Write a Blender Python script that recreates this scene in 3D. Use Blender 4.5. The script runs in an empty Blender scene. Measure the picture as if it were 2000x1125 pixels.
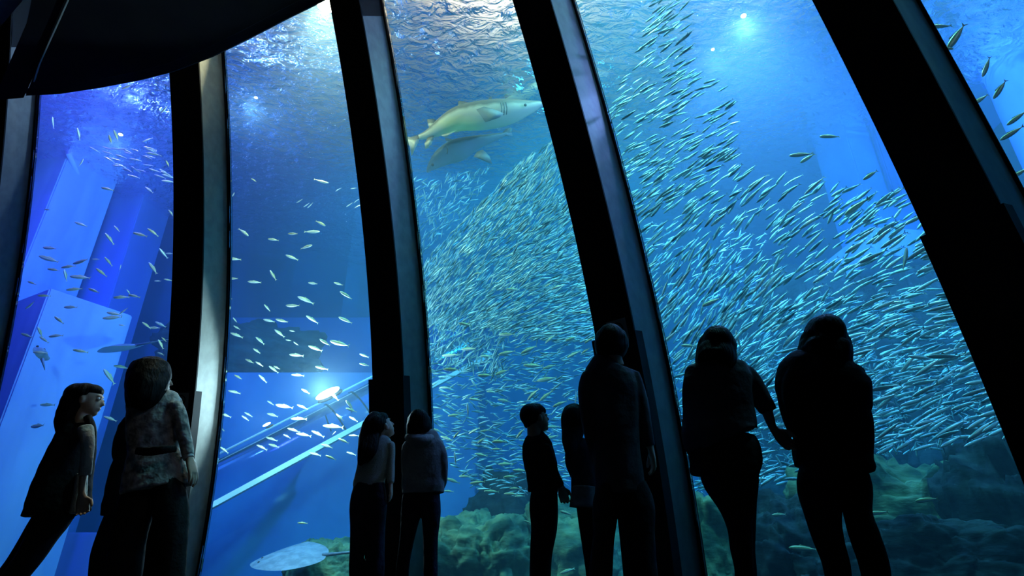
import bpy, bmesh, math, random
import numpy as np
from mathutils import Vector, Matrix
random.seed(7)
rng = np.random.default_rng(7)
C = bpy.context.scene.collection
S = bpy.context.scene

# ------------------------------------------------------------------ camera
FPX = 1137.57; PITCH = 0.43987; CAMZ = 0.40
cam = bpy.data.objects.new('camera', bpy.data.cameras.new('camera')); C.objects.link(cam)
cam.location = (0, 0, CAMZ); cam.rotation_euler = (math.pi/2 + PITCH, 0, 0)
cam.data.sensor_width = 36.0; cam.data.lens = 36.0*FPX/2000.0
cam.data.clip_start = 0.02; cam.data.clip_end = 200
S.camera = cam

# ------------------------------------------------------------------ exposure and world
S.view_settings.view_transform = 'Standard'; S.view_settings.look = 'None'
S.view_settings.exposure = -0.12; S.view_settings.gamma = 1.0; S.view_settings.use_curve_mapping = False
w = bpy.data.worlds.new('world'); S.world = w; w.use_nodes = True
w.node_tree.nodes['Background'].inputs[0].default_value = (0.02, 0.03, 0.05, 1)
w.node_tree.nodes['Background'].inputs[1].default_value = 0.02

# ------------------------------------------------------------------ lights
def spot(name, loc, to, energy, col, size=60, blend=0.6, radius=0.15):
    l = bpy.data.lights.new(name, 'SPOT'); l.energy = energy; l.color = col
    l.spot_size = math.radians(size); l.spot_blend = blend; l.shadow_soft_size = radius
    o = bpy.data.objects.new(name, l); C.objects.link(o); o.location = loc
    o.rotation_euler = (Vector(to)-Vector(loc)).to_track_quat('-Z', 'Y').to_euler()
    return o
def area(name, loc, to, energy, col, sx, sy):
    l = bpy.data.lights.new(name, 'AREA'); l.energy = energy; l.color = col
    l.shape = 'RECTANGLE'; l.size = sx; l.size_y = sy
    o = bpy.data.objects.new(name, l); C.objects.link(o); o.location = loc
    o.rotation_euler = (Vector(to)-Vector(loc)).to_track_quat('-Z', 'Y').to_euler()
    return o
# floodlights hanging over the open top of the tank
spot('floodlight_warm', (-2.42, 5.35, 7.35), (-2.0, 7.4, 0), 2200, (1.0, 0.93, 0.72), 80, 0.9, 0.10)
spot('floodlight_blue_white', (3.35, 6.0, 7.8), (3.6, 8.0, 0), 5600, (0.25, 0.38, 1.0), 100, 0.9, 0.25)
spot('floodlight_violet', (-6.0, 5.9, 8.0), (-7.4, 9.6, 0), 5600, (0.20, 0.11, 1.0), 100, 0.9, 0.3)
spot('floodlight_violet', (-4.0, 7.4, 8.6), (-4.8, 10.6, 0), 2000, (0.07, 0.10, 1.0), 100, 0.9, 0.3)
spot('floodlight_violet', (5.4, 5.0, 8.4), (5.9, 7.3, 3), 4200, (0.10, 0.20, 1.0), 100, 0.9, 0.3)
spot('floodlight_cyan', (1.0, 8.5, 8.8), (1.0, 9.4, 0), 3200, (0.05, 0.72, 1.0), 110, 0.9, 0.4)
spot('floodlight_cyan', (-2.0, 8.8, 8.6), (-2.0, 10.0, 0), 3100, (0.03, 0.50, 1.0), 100, 0.9, 0.4)
spot('floodlight_teal', (1.2, 5.0, 8.4), (1.0, 6.9, 1), 3600, (0.42, 1.0, 0.90), 95, 0.9, 0.3)
spot('floodlight_teal', (2.7, 3.9, 8.2), (3.2, 5.4, 1), 2400, (0.34, 0.95, 0.95), 95, 0.9, 0.3)
spot('floodlight_white', (5.4, 3.0, 8.2), (5.9, 4.6, 3), 4200, (0.50, 0.90, 1.0), 100, 0.9, 0.3)
# warm working lights under the roof over the tank
area('roof_lamp', (0.0, 7.0, 8.9), (0.0, 7.0, 12), 170, (1.0, 0.72, 0.50), 1.5, 1.0)
area('roof_lamp', (3.6, 5.6, 8.9), (3.6, 5.6, 12), 120, (1.0, 0.80, 0.62), 1.5, 1.0)
# dim lamps of the viewing hall, high behind the visitors
area('hall_lamp', (3.5, -1.2, 6.2), (0.0, 3.5, 1.5), 11, (1.0, 0.93, 0.82), 0.8, 0.8)

# ------------------------------------------------------------------ pixel/ray helpers (frame 2000x1125)
CP, SP = math.cos(PITCH), math.sin(PITCH)
def ray(px, py):
    u = (px-1000)/FPX; v = (562.5-py)/FPX
    return Vector((u, CP - v*SP, SP + v*CP))
def atY(px, py, Y):
    d = ray(px, py); t = Y/d.y
    return Vector((d.x*t, Y, CAMZ + d.z*t))
def atZ(px, py, z):
    d = ray(px, py); t = (z-CAMZ)/d.z
    return Vector((d.x*t, d.y*t, z))
def depth_of(P): return P.y*CP + (P.z-CAMZ)*SP

# ------------------------------------------------------------------ the curved window wall
W_, K1, K2, AL = 2.5205, 0.12678, 0.001636, 0.6975
X3, Y3 = 1.38177, 4.7
SA, SB, SC, SD = 0.0080061, 0.0633933, -0.00358351, 0.000214929
RD, RW = 0.4676, 0.3347
def sprof(z):
    q = z-0.1
    return SA*q + SB*q*q + SC*q**3 + SD*q**4
def dsprof(z):
    q = z-0.1
    return SA + 2*SB*q + 3*SC*q*q + 4*SD*q**3
def wbase(i):
    t = (i-3)*W_
    n = 40; x, y = X3, Y3; h = t/n
    for k in range(n):
        s = (k+0.5)*h; a = AL + K1*s + K2*s*s
        x += math.cos(a)*h; y -= math.sin(a)*h
    a = AL + K1*t + K2*t*t
    return x, y, Vector((math.cos(a), -math.sin(a), 0)), Vector((-math.sin(a), -math.cos(a), 0))
def wpt(i, z, off=0.0, side=0.0):
    """point on the glass line of bay coordinate i at height z, off towards the visitors (square to the curve), side along the wall"""
    x, y, T, N = wbase(i); ds = dsprof(z); nn = math.sqrt(1+ds*ds)
    return Vector((x, y, z)) + N*(sprof(z)+off/nn) + T*side + Vector((0, 0, -off*ds/nn))
_tab = [(i/20.0,)+wbase(i/20.0) for i in range(-24, 112)]
def behind(P):
    """metres behind the glass (positive in the tank)"""
    best = None
    for i, x, y, T, N in _tab:
        d = abs((P.x-x)*T.x + (P.y-y)*T.y)
        r = (P.x-x)**2 + (P.y-y)**2
        if d < 0.08 and (best is None or r < best[0]): best = (r, (P.x-x)*N.x + (P.y-y)*N.y)
    if best is None: return 99
    return sprof(P.z) - best[1]
def glass_t(px, py):
    d = ray(px, py); t = 1.5
    while t < 14:
        P = Vector((0, 0, CAMZ)) + d*t
        if behind(P) > 0 and behind(P) < 50: return t
        t += 0.12
    return 6.0
def in_tank(px, py, beyond):
    d = ray(px, py); t = glass_t(px, py) + beyond/d.length
    return Vector((0, 0, CAMZ)) + d*t

# ------------------------------------------------------------------ object helpers
def link(name, me, m=None, parent=None):
    o = bpy.data.objects.new(name, me); C.objects.link(o)
    if m is not None: me.materials.append(m)
    if parent is not None: o.parent = parent
    return o
def tag(o, label=None, cat=None, group=None, kind=None):
    if label: o['label'] = label
    if cat: o['category'] = cat
    if group: o['group'] = group
    if kind: o['kind'] = kind
    return o
def empty(name, loc=(0, 0, 0), label=None, cat=None, group=None):
    o = bpy.data.objects.new(name, None); C.objects.link(o); o.location = loc
    o.empty_display_size = 0.1
    return tag(o, label, cat, group)
def keep(o, parent):
    """parent a child built in world coordinates"""
    o.parent = parent; o.matrix_parent_inverse = Matrix.Translation(-Vector(parent.location))
    return o
def mesh(name, verts, faces, smooth=False):
    me = bpy.data.meshes.new(name); me.from_pydata([tuple(v) for v in verts], [], faces); me.update()
    if smooth: me.polygons.foreach_set('use_smooth', [True]*len(me.polygons))
    return me
def grid_mesh(name, rows, closed=False, smooth=True, caps=False):
    """rows: list of equally long lists of points"""
    n = len(rows[0]); V = [p for r in rows for p in r]; F = []
    for a in range(len(rows)-1):
        for b in range(n if closed else n-1):
            c = (b+1) % n
            F.append((a*n+b, a*n+c, (a+1)*n+c, (a+1)*n+b))
    if caps:
        F.append(tuple(range(n-1, -1, -1))); F.append(tuple((len(rows)-1)*n+k for k in range(n)))
    return mesh(name, V, F, smooth)
def box_mesh(name, x0, x1, y0, y1, z0, z1, bev=0.0):
    bm = bmesh.new(); bmesh.ops.create_cube(bm, size=1)
    for v in bm.verts: v.co = Vector(((x0+x1)/2+v.co.x*(x1-x0), (y0+y1)/2+v.co.y*(y1-y0), (z0+z1)/2+v.co.z*(z1-z0)))
    if bev: bmesh.ops.bevel(bm, geom=bm.edges[:], offset=bev, segments=2, affect='EDGES')
    me = bpy.data.meshes.new(name); bm.to_mesh(me); bm.free(); return me
def prism(name, outline, z0, z1):
    n = len(outline); V = [(x, y, z0) for x, y in outline]+[(x, y, z1) for x, y in outline]
    F = [tuple(range(n-1, -1, -1)), tuple(range(n, 2*n))]
    F += [(k, (k+1) % n, n+(k+1) % n, n+k) for k in range(n)]
    me = mesh(name, V, F)
    bm = bmesh.new(); bm.from_mesh(me); bmesh.ops.recalc_face_normals(bm, faces=bm.faces[:]); bm.to_mesh(me); bm.free()
    return me

# ------------------------------------------------------------------ materials
def nt(name):
    m = bpy.data.materials.new(name); m.use_nodes = True
    return m, m.node_tree, m.node_tree.nodes, m.node_tree.links, m.node_tree.nodes['Principled BSDF']
def plain(name, col, rough=0.6, metal=0.0, nscale=None, col2=None, bump=0.0, detail=4, spec=0.5, vec='Object', stretch=(1, 1, 1)):
    m, t, N, L, p = nt(name)
    p.inputs['Base Color'].default_value = (*col, 1); p.inputs['Roughness'].default_value = rough
    p.inputs['Metallic'].default_value = metal; p.inputs['Specular IOR Level'].default_value = spec
    if nscale:
        tc = N.new('ShaderNodeTexCoord'); mp = N.new('ShaderNodeMapping'); mp.inputs['Scale'].default_value = stretch
        L.new(tc.outputs[vec], mp.inputs[0])
        n = N.new('ShaderNodeTexNoise'); n.inputs['Scale'].default_value = nscale; n.inputs['Detail'].default_value = detail
        L.new(mp.outputs[0], n.inputs['Vector'])
        if col2:
            r = N.new('ShaderNodeValToRGB'); r.color_ramp.elements[0].position = 0.38; r.color_ramp.elements[1].position = 0.62
            r.color_ramp.elements[0].color = (*col, 1); r.color_ramp.elements[1].color = (*col2, 1)
            L.new(n.outputs['Fac'], r.inputs[0]); L.new(r.outputs[0], p.inputs['Base Color'])
        if bump:
            b = N.new('ShaderNodeBump'); b.inputs['Strength'].default_value = bump; b.inputs['Distance'].default_value = 0.05
            L.new(n.outputs['Fac'], b.inputs['Height']); L.new(b.outputs[0], p.inputs['Normal'])
    return m

M = {}
M['rib'] = plain('rib_grey_steel', (0.27, 0.27, 0.235), 0.55, 0.0, 9, (0.33, 0.33, 0.29), 0.02)
M['black'] = plain('matte_black_panel_and_shade', (0.006, 0.006, 0.007), 0.7, spec=0.2)
M['hall'] = plain('hall_black_paint', (0.008, 0.008, 0.01), 0.85, 0, 3, (0.012, 0.012, 0.013), spec=0.1)
M['floor'] = plain('dark_carpet', (0.012, 0.012, 0.014), 0.95, 0, 60, (0.02, 0.02, 0.022), 0.2, spec=0.1)
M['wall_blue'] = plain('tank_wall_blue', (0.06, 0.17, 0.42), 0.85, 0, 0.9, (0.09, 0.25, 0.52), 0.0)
M['wall_navy'] = plain('tank_wall_dim_navy', (0.02, 0.055, 0.20), 0.9, 0, 0.8, (0.03, 0.09, 0.28), 0.0)  # darker tone stands for the less lit wall faces
M['wall_pale'] = plain('tank_wall_lit_pale', (0.26, 0.34, 0.72), 0.8, 0, 1.6, (0.40, 0.50, 0.85), 0.02, stretch=(1, 1, 0.15))  # lighter tone stands for the brightly lit wall faces
M['wall_violet'] = plain('tank_wall_lit_violet', (0.17, 0.20, 0.62), 0.85, 0, 1.3, (0.25, 0.28, 0.72), 0.0, stretch=(1, 1, 0.2))  # violet lighting put into the wall colour
M['concrete'] = plain('roof_concrete', (0.42, 0.38, 0.34), 0.9, 0, 1.2, (0.55, 0.50, 0.45))

def water_surface_material():
    m, t, N, L, p = nt('rippled_water_surface'); N.remove(p)
    out = N['Material Output']
    tc = N.new('ShaderNodeTexCoord')
    mp = N.new('ShaderNodeMapping'); mp.inputs['Scale'].default_value = (1.0, 1.5, 1.0); L.new(tc.outputs['Object'], mp.inputs[0])
    n1 = N.new('ShaderNodeTexNoise'); n1.inputs['Scale'].default_value = 4.2; n1.inputs['Detail'].default_value = 5; n1.inputs['Distortion'].default_value = 0.8
    L.new(mp.outputs[0], n1.inputs['Vector'])
    b = N.new('ShaderNodeBump'); b.inputs['Strength'].default_value = 1.0; b.inputs['Distance'].default_value = 0.30
    L.new(n1.outputs['Fac'], b.inputs['Height'])
    fr = N.new('ShaderNodeFresnel'); fr.inputs['IOR'].default_value = 1.33; L.new(b.outputs[0], fr.inputs['Normal'])
    tr0 = N.new('ShaderNodeBsdfTransparent'); tr0.inputs[0].default_value = (0.97, 0.98, 1, 1)
    rf = N.new('ShaderNodeBsdfRefraction'); rf.inputs['IOR'].default_value = 1.33; rf.inputs['Roughness'].default_value = 0.12; rf.inputs[0].default_value = (0.97, 0.98, 1, 1); L.new(b.outputs[0], rf.inputs['Normal'])
    tr = N.new('ShaderNodeMixShader'); tr.inputs[0].default_value = 0.35; L.new(tr0.outputs[0], tr.inputs[1]); L.new(rf.outputs[0], tr.inputs[2])
    gl = N.new('ShaderNodeBsdfGlossy'); gl.inputs['Roughness'].default_value = 0.03; gl.inputs[0].default_value = (0.9, 0.95, 1, 1)
    L.new(b.outputs[0], gl.inputs['Normal'])
    mx = N.new('ShaderNodeMixShader'); L.new(fr.outputs[0], mx.inputs[0]); L.new(tr.outputs[0], mx.inputs[1]); L.new(gl.outputs[0], mx.inputs[2])
    L.new(mx.outputs[0], out.inputs['Surface'])
    return m
M['surface'] = water_surface_material()

def acrylic(name, tint, gloss=0.06, rough=0.02):
    m, t, N, L, p = nt(name); N.remove(p); out = N['Material Output']
    lw = N.new('ShaderNodeFresnel'); lw.inputs['IOR'].default_value = 1.22
    tr = N.new('ShaderNodeBsdfTransparent'); tr.inputs[0].default_value = (*tint, 1)
    gl = N.new('ShaderNodeBsdfGlossy'); gl.inputs['Roughness'].default_value = rough
    mx = N.new('ShaderNodeMixShader'); L.new(lw.outputs[0], mx.inputs[0]); L.new(tr.outputs[0], mx.inputs[1]); L.new(gl.outputs[0], mx.inputs[2])
    L.new(mx.outputs[0], out.inputs['Surface']); return m
M['pane'] = acrylic('acrylic_window', (0.97, 0.985, 1.0))

def water_volume():
    m, t, N, L, p = nt('tank_water'); N.remove(p); out = N['Material Output']
    sc = N.new('ShaderNodeVolumeScatter'); sc.inputs['Color'].default_value = (0.48, 0.83, 1.0, 1); sc.inputs['Density'].default_value = 0.038; sc.inputs['Anisotropy'].default_value = 0.25
    ab = N.new('ShaderNodeVolumeAbsorption'); ab.inputs['Color'].default_value = (0.0, 0.81, 0.935, 1); ab.inputs['Density'].default_value = 0.22
    ad = N.new('ShaderNodeAddShader'); L.new(sc.outputs[0], ad.inputs[0]); L.new(ab.outputs[0], ad.inputs[1]); L.new(ad.outputs[0], out.inputs['Volume'])
    return m
M['water'] = water_volume()
ZS = 6.9          # water level
ZT = 8.3          # top of the window frame

# ------------------------------------------------------------------ viewing hall
def struct(o): o['kind'] = 'structure'; return o
struct(link('floor', box_mesh('floor', -12, 9, -5, 9.5, -0.15, 0), M['floor']))
struct(link('wall_back', box_mesh('wall_back', -12, 9, -5.2, -5, 0, 11), M['hall']))
struct(link('wall_left', box_mesh('wall_left', -12.2, -12, -5, 6, 0, 11), M['hall']))
struct(link('wall_right', box_mesh('wall_right', 9, 9.2, -5, 0.4, 0, 11), M['hall']))
# upper floor slab that overhangs the left half of the hall, with its curved edge
edge_px = [(50, 187), (110, 184), (190, 172), (270, 157), (336, 140), (410, 112), (480, 78), (560, 36), (625, 4), (700, -36), (800, -100), (940, -200)]
def canopy():
    zc = 4.7
    pts = [atZ(x, y, zc) for x, y in edge_px]
    out = [(p.x, p.y) for p in pts]
    e1 = atZ(150, -60, zc); e2 = atZ(260, -420, zc)
    rim = out + [(2.0, -4.9), (-6.0, -4.9), (e2.x, e2.y), (e1.x, e1.y)]
    return prism('ceiling', rim, zc, zc+0.35)
struct(link('ceiling', canopy(), M['hall']))
rim = [atZ(x, y, 4.7) for x, y in edge_px]
rows = []
for p in rim:
    rows.append([p+Vector((0, -0.10, -0.001)), p+Vector((0, 0.03, 0.03)), p+Vector((0, 0.05, 0.2)), p+Vector((0, 0.03, 0.4)), p+Vector((0, -0.10, 0.42))])
struct(link('trim_1', grid_mesh('trim', rows), M['black']))

def beam(name, pix, zc, th, m):
    ps = [atZ(x, y, zc) for x, y in pix]
    return struct(link(name, prism(name, [(p.x, p.y) for p in ps], zc, zc+th), m))
beam('ceiling_beam', [(46, 191), (-12, 196), (-8, 184), (52, 45), (74, -60), (90, -300), (270, -430), (152, -60)], 4.66, 0.5, M['hall'])
beam('ceiling_rail', [(-16, 72), (-30, 40), (18, -20), (62, -20)], 4.9, 0.2, M['rib'])
rail = [atZ(x, y, 4.62) for x, y in ((136, -6), (112, 48), (92, 92), (76, 128), (66, 160))]
struct(link('trim_4', grid_mesh('trim', [[p+Vector((-.008, 0, 0)), p+Vector((.008, 0, 0)), p+Vector((.008, 0, .03))] for p in rail]), M['rib']))

# ------------------------------------------------------------------ the tank
arc = [wbase(i/4.0) for i in range(-4, 21)]
BACK = [(7.0, 0.2), (9.6, 2.0), (10.2, 6.0), (8.8, 9.8), (5.2, 12.2), (0.5, 13.0), (-4.0, 12.6), (-7.0, 11.4), (-10.2, 10.0), (-11.0, 7.2), (-9.4, 5.6)]
TB = -0.6         # tank floor
# water body: its front follows the glass
def water_body():
    cols = 25; zs = [TB+k*(ZS-0.06-TB)/14 for k in range(15)]
    back = []
    pts = BACK
    # resample the back polyline, reversed so that it runs left to right
    pl = [Vector((x, y, 0)) for x, y in reversed(pts)]
    ln = [0]
    for a, b in zip(pl, pl[1:]): ln.append(ln[-1]+(b-a).length)
    for k in range(cols):
        s = ln[-1]*k/(cols-1)
        for q in range(len(pl)-1):
            if s <= ln[q+1]+1e-6:
                f = (s-ln[q])/(ln[q+1]-ln[q]); back.append(pl[q].lerp(pl[q+1], f)); break
    V = []; F = []
    for z in zs:
        zz = max(z, 0)
        for k in range(cols):
            i = -1+6*k/(cols-1); V.append(wpt(i, zz, -0.10)+Vector((0, 0, z-zz)))
        for k in range(cols): V.append(Vector((back[k].x, back[k].y, z)))
    n = 2*cols; nz = len(zs)
    for a in range(nz-1):
        for k in range(cols-1):
            F.append((a*n+k, a*n+k+1, (a+1)*n+k+1, (a+1)*n+k))
            F.append((a*n+cols+k+1, a*n+cols+k, (a+1)*n+cols+k, (a+1)*n+cols+k+1))
        F.append((a*n+cols, a*n, (a+1)*n, (a+1)*n+cols))
        F.append((a*n+cols-1, a*n+2*cols-1, (a+1)*n+2*cols-1, (a+1)*n+cols-1))
    for k in range(cols-1):
        F.append((k+1, k, cols+k, cols+k+1))
        b = (nz-1)*n; F.append((b+k, b+k+1, b+cols+k+1, b+cols+k))
    me = mesh('water', V, F)
    bm = bmesh.new(); bm.from_mesh(me); bmesh.ops.recalc_face_normals(bm, faces=bm.faces[:]); bm.to_mesh(me); bm.free()
    return me
wb = link('tank_water', water_body(), M['water'])
tag(wb, 'hazy blue seawater filling the tank behind the ribs', 'water', kind='stuff')

def clip_outline():
    a = [wpt(-1+6*k/24, ZS, -0.05) for k in range(25)]
    return [(p.x, p.y) for p in a] + BACK
def inside(poly, x, y):
    c = False; n = len(poly); j = n-1
    for i in range(n):
        xi, yi = poly[i]; xj, yj = poly[j]
        if (yi > y) != (yj > y) and x < (xj-xi)*(y-yi)/(yj-yi)+xi: c = not c
        j = i
    return c
from mathutils import noise as mn
def surface_mesh():
    poly = clip_outline(); st = 0.075
    nx = int(22/st); ny = int(13.5/st); idx = {}; V = []; F = []
    x0, y0 = -11.2, 0.0
    for j in range(ny):
        for i in range(nx):
            x = x0+i*st; y = y0+j*st
            z = 0.045*mn.noise(Vector((x*0.9, y*1.3, 0.3))) + 0.022*mn.noise(Vector((x*2.3, y*3.4, 2.3)))
            idx[(i, j)] = len(V); V.append((x, y, ZS+z))
    for j in range(ny-1):
        for i in range(nx-1):
            if inside(poly, x0+(i+.5)*st, y0+(j+.5)*st):
                F.append((idx[(i, j)], idx[(i+1, j)], idx[(i+1, j+1)], idx[(i, j+1)]))
    me = mesh('water_surface', V, F, True)
    bm = bmesh.new(); bm.from_mesh(me); bmesh.ops.delete(bm, geom=[v for v in bm.verts if not v.link_faces], context='VERTS'); bm.to_mesh(me); bm.free()
    return me
ws = link('water_surface', surface_mesh(), M['surface'])
tag(ws, 'rippled underside of the water surface at the top of the tank', 'water surface', kind='stuff')

# tank shell: one wall slab per stretch of the back outline
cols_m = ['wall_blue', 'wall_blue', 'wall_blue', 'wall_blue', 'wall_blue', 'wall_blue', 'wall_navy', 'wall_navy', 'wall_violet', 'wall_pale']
for k in range(len(BACK)-1):
    (ax, ay), (bx, by) = BACK[k], BACK[k+1]
    d = Vector((bx-ax, by-ay, 0)).normalized(); nrm = Vector((-d.y, d.x, 0))
    if nrm.dot(Vector(((ax+bx)/2, (ay+by)/2-7, 0))) < 0: nrm = -nrm
    e = d*0.3
    o = [(ax-e.x, ay-e.y), (bx+e.x, by+e.y), (bx+e.x+nrm.x*.3, by+e.y+nrm.y*.3), (ax-e.x+nrm.x*.3, ay-e.y+nrm.y*.3)]
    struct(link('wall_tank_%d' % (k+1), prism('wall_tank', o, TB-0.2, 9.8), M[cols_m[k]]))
struct(link('floor_tank', prism('floor_tank', [(p.x, p.y) for p in [wpt(-1+6*k/24, 0, -0.12) for k in range(25)]]+BACK, TB-0.3, TB), M['wall_navy']))
struct(link('ceiling_tank', box_mesh('ceiling_tank', -12, 11.5, -5, 14, 9.8, 10.0), M['concrete']))
# ------------------------------------------------------------------ ribs and window panes
def rib_mesh(i, z0, z1, o0, o1, s0, s1, n=40, name='rib'):
    rows = []
    for k in range(n+1):
        z = z0+(z1-z0)*k/n
        rows.append([wpt(i, z, o0, s0), wpt(i, z, o0, s1), wpt(i, z, o1, s1), wpt(i, z, o1, s0)])
    return grid_mesh(name, rows, closed=True, smooth=False, caps=True)
def sign_material():
    return plain('sticker_white', (0.30, 0.29, 0.27), 0.6, spec=0.2)
M['sticker'] = sign_material()
M['print'] = plain('sticker_print', (0.02, 0.02, 0.02), 0.6, spec=0.2)
M['bezel'] = plain('dark_grey_metal', (0.02, 0.022, 0.025), 0.95, spec=0.05)
rib_labels = {-1: 'curved steel rib at the far left beyond the narrow violet pane',
 0: 'leftmost tall curved rib, violet lit, beside the leaning girl',
 1: 'curved window rib behind the woman in the patterned blouse, broad olive side face',
 2: 'curved black window rib behind the two children, below the bright lamp',
 3: 'curved black window rib behind the tall man, small sticker on its front',
 4: 'widest black window rib crossing the right of the picture',
 5: 'curved window rib just past the right edge, beside the last pane'}
def sticker(i, zc, s_c, parent):
    # a small square notice with a round no-flash pictogram
    def P(a, b, off=0.004): return wpt(i, zc+b, RD+0.03+off, s_c+a)
    h = 0.085
    fr = grid_mesh('notice_sticker', [[P(-h, -h), P(h, -h)], [P(-h, h), P(h, h)]], smooth=False)
    st = keep(link('notice_sticker', fr, M['sticker']), parent); st['label'] = 'pale square no-flash sticker'
    V = []; F = []
    for k in range(32):
        a = 2*math.pi*k/32
        V += [P(0.055*math.cos(a), 0.008+0.055*math.sin(a), .008), P(0.045*math.cos(a), 0.008+0.045*math.sin(a), .008)]
    for k in range(32):
        q = (k+1) % 32; F.append((2*k, 2*q, 2*q+1, 2*k+1))
    def quad(a0, b0, a1, b1, wd):
        d = Vector((a1-a0, b1-b0)).normalized(); e = Vector((-d.y, d.x))*wd/2; n = len(V)
        V.extend([P(a0-e.x, b0-e.y, .008), P(a1-e.x, b1-e.y, .008), P(a1+e.x, b1+e.y, .008), P(a0+e.x, b0+e.y, .008)]); F.append((n, n+1, n+2, n+3))
    quad(-.035, .043, .035, -.027, .01); quad(-.03, .0, .03, .0, .026); quad(-.012, .02, .012, .02, .014); quad(.014, -.005, -.004, .03, .01)
    quad(-.06, -.07, .06, -.07, .006)
    pg = link('pictogram', mesh('pictogram', V, F), M['print']); pg.parent = st
for i in range(-1, 6):
    x, y, T, N = wbase(i)
    r = empty('window_rib', (x, y, 0), rib_labels[i], 'rib')
    keep(link('fin', rib_mesh(i, 0, ZT, 0.0, RD-0.02, -RW+0.01, 0.0), M['rib']), r)
    keep(link('front_unlit_face', rib_mesh(i, 0, ZT, RD-0.02, RD, -RW, 0.003), M['black']), r)  # front face blackened: its unlit look is put into the colour
    keep(link('side_unlit_face', rib_mesh(i, 0, ZT, 0.0, RD-0.01, -RW-0.012, -RW+0.008), M['black']), r)  # left face blackened in the same way as the front
    c = keep(link('lower_cover', rib_mesh(i, 0, 2.1, RD-0.09, RD+0.03, -RW-0.03, 0.022, 16), M['black']), r)
    keep(link('edge_strip', rib_mesh(i, 0, ZT, -0.005, 0.012, -0.02, 0.014), M['bezel']), r)
    # dark sheet over the side of the rib near the top
    rows = []
    V = [wpt(i, 5.55, RD-.02, .006), wpt(i, 5.74, 0.01, .006), wpt(i, ZT, 0.01, .006), wpt(i, ZT, RD-.02, .006)]
    rows = [[wpt(i, 5.62+(ZT-5.62)*k/12, RD-.02, .006), wpt(i, 5.76+(ZT-5.76)*k/12, 0.01, .006)] for k in range(13)]
    keep(link('top_dark_sheet', grid_mesh('top_dark_sheet', rows, smooth=False), M['black']), r)
    if i in (1, 3): sticker(i, 2.0 if i == 1 else 2.13, -0.12, r)
for i in range(-1, 5):
    rows = []
    for k in range(31):
        z = 0.0+ZT*k/30; rows.append([wpt(i+j/10.0, z, -0.004) for j in range(11)])
    back = [[wpt(i+j/10.0, ZT*k/30, -0.09) for j in range(11)] for k in range(31)]
    n = 11; nr = 31
    V = [p for r_ in rows for p in r_]+[p for r_ in back for p in r_]; F = []; o = n*nr
    for a in range(nr-1):
        for b in range(n-1):
            F.append((a*n+b, a*n+b+1, (a+1)*n+b+1, (a+1)*n+b)); F.append((o+a*n+b+1, o+a*n+b, o+(a+1)*n+b, o+(a+1)*n+b+1))
    for a in range(nr-1):
        F.append((a*n, (a+1)*n, o+(a+1)*n, o+a*n)); F.append((a*n+n-1, o+a*n+n-1, o+(a+1)*n+n-1, (a+1)*n+n-1))
    for b in range(n-1):
        F.append((b, o+b, o+b+1, b+1)); q = (nr-1)*n; F.append((q+b, q+b+1, o+q+b+1, o+q+b))
    struct(link('window_%d' % (i+2), mesh('window', V, F, True), M['pane']))
# header wall above the window
rows = [[wpt(-1+6*k/24, ZT, -0.1), wpt(-1+6*k/24, ZT, 0.5), wpt(-1+6*k/24, 8.6, 1.0)+Vector((0, 0, .5)), wpt(-1+6*k/24, 8.6, 0.0)+Vector((0, 0, 1.3))] for k in range(25)]
struct(link('wall_header', grid_mesh('wall_header', rows, smooth=False), M['hall']))
# ------------------------------------------------------------------ shapes inside the tank
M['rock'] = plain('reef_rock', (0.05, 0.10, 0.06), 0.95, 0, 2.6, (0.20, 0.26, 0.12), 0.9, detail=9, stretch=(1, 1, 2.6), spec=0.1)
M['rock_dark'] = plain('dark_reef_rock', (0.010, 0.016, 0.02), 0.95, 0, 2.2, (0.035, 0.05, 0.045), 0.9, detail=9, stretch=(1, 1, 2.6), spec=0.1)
M['strip'] = plain('pale_seal_and_highlight', (0.75, 0.85, 0.92), 0.5)
M['tube'] = acrylic('tunnel_acrylic', (0.80, 0.93, 0.99), 0.1, 0.10)
def vbox(name, px, py, Y, wx, wy, z0, z1, m, rot=0.0, kind=True, right=False):
    """upright block with its near corner on the pixel's ray at distance Y; spreads wx to the left (or right) and wy back"""
    p = atY(px, py, Y); s = 1 if right else -1
    x0, x1 = sorted((0, s*wx))
    o = link(name, box_mesh(name, x0, x1, 0, wy, z0, z1, 0.02), m); o.location = (p.x, p.y, 0); o.rotation_euler = (0, 0, rot)
    if kind: struct(o)
    return o
# walls and buttresses on the left
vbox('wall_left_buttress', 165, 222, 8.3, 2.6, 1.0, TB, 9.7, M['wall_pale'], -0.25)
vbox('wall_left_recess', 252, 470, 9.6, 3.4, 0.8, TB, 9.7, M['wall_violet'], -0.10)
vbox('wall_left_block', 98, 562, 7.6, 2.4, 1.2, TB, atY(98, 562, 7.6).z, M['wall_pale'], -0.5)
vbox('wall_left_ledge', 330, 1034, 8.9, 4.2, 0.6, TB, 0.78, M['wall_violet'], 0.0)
vbox('wall_groove_left', 206, 392, 9.45, 0.13, 0.1, atY(160, 600, 9.45).z, atY(206, 392, 9.45).z, M['wall_navy'], 0)  # dark of the wall's groove, put in as a navy strip
def bar_between(name, a, b, r, m, n=8):
    d = (b-a).normalized(); u = d.orthogonal().normalized(); v = d.cross(u)
    rows = [[p+(u*math.cos(2*math.pi*k/n)+v*math.sin(2*math.pi*k/n))*r for k in range(n)] for p in (a, b)]
    return link(name, grid_mesh(name, rows, closed=True, caps=True), m)
tag(bar_between('wall_brace', atY(133, 300, 8.25), atY(186, 418, 9.3), 0.045, M['wall_pale']), 'slanting pale brace bar between the blue walls at upper left', 'brace bar')
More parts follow.
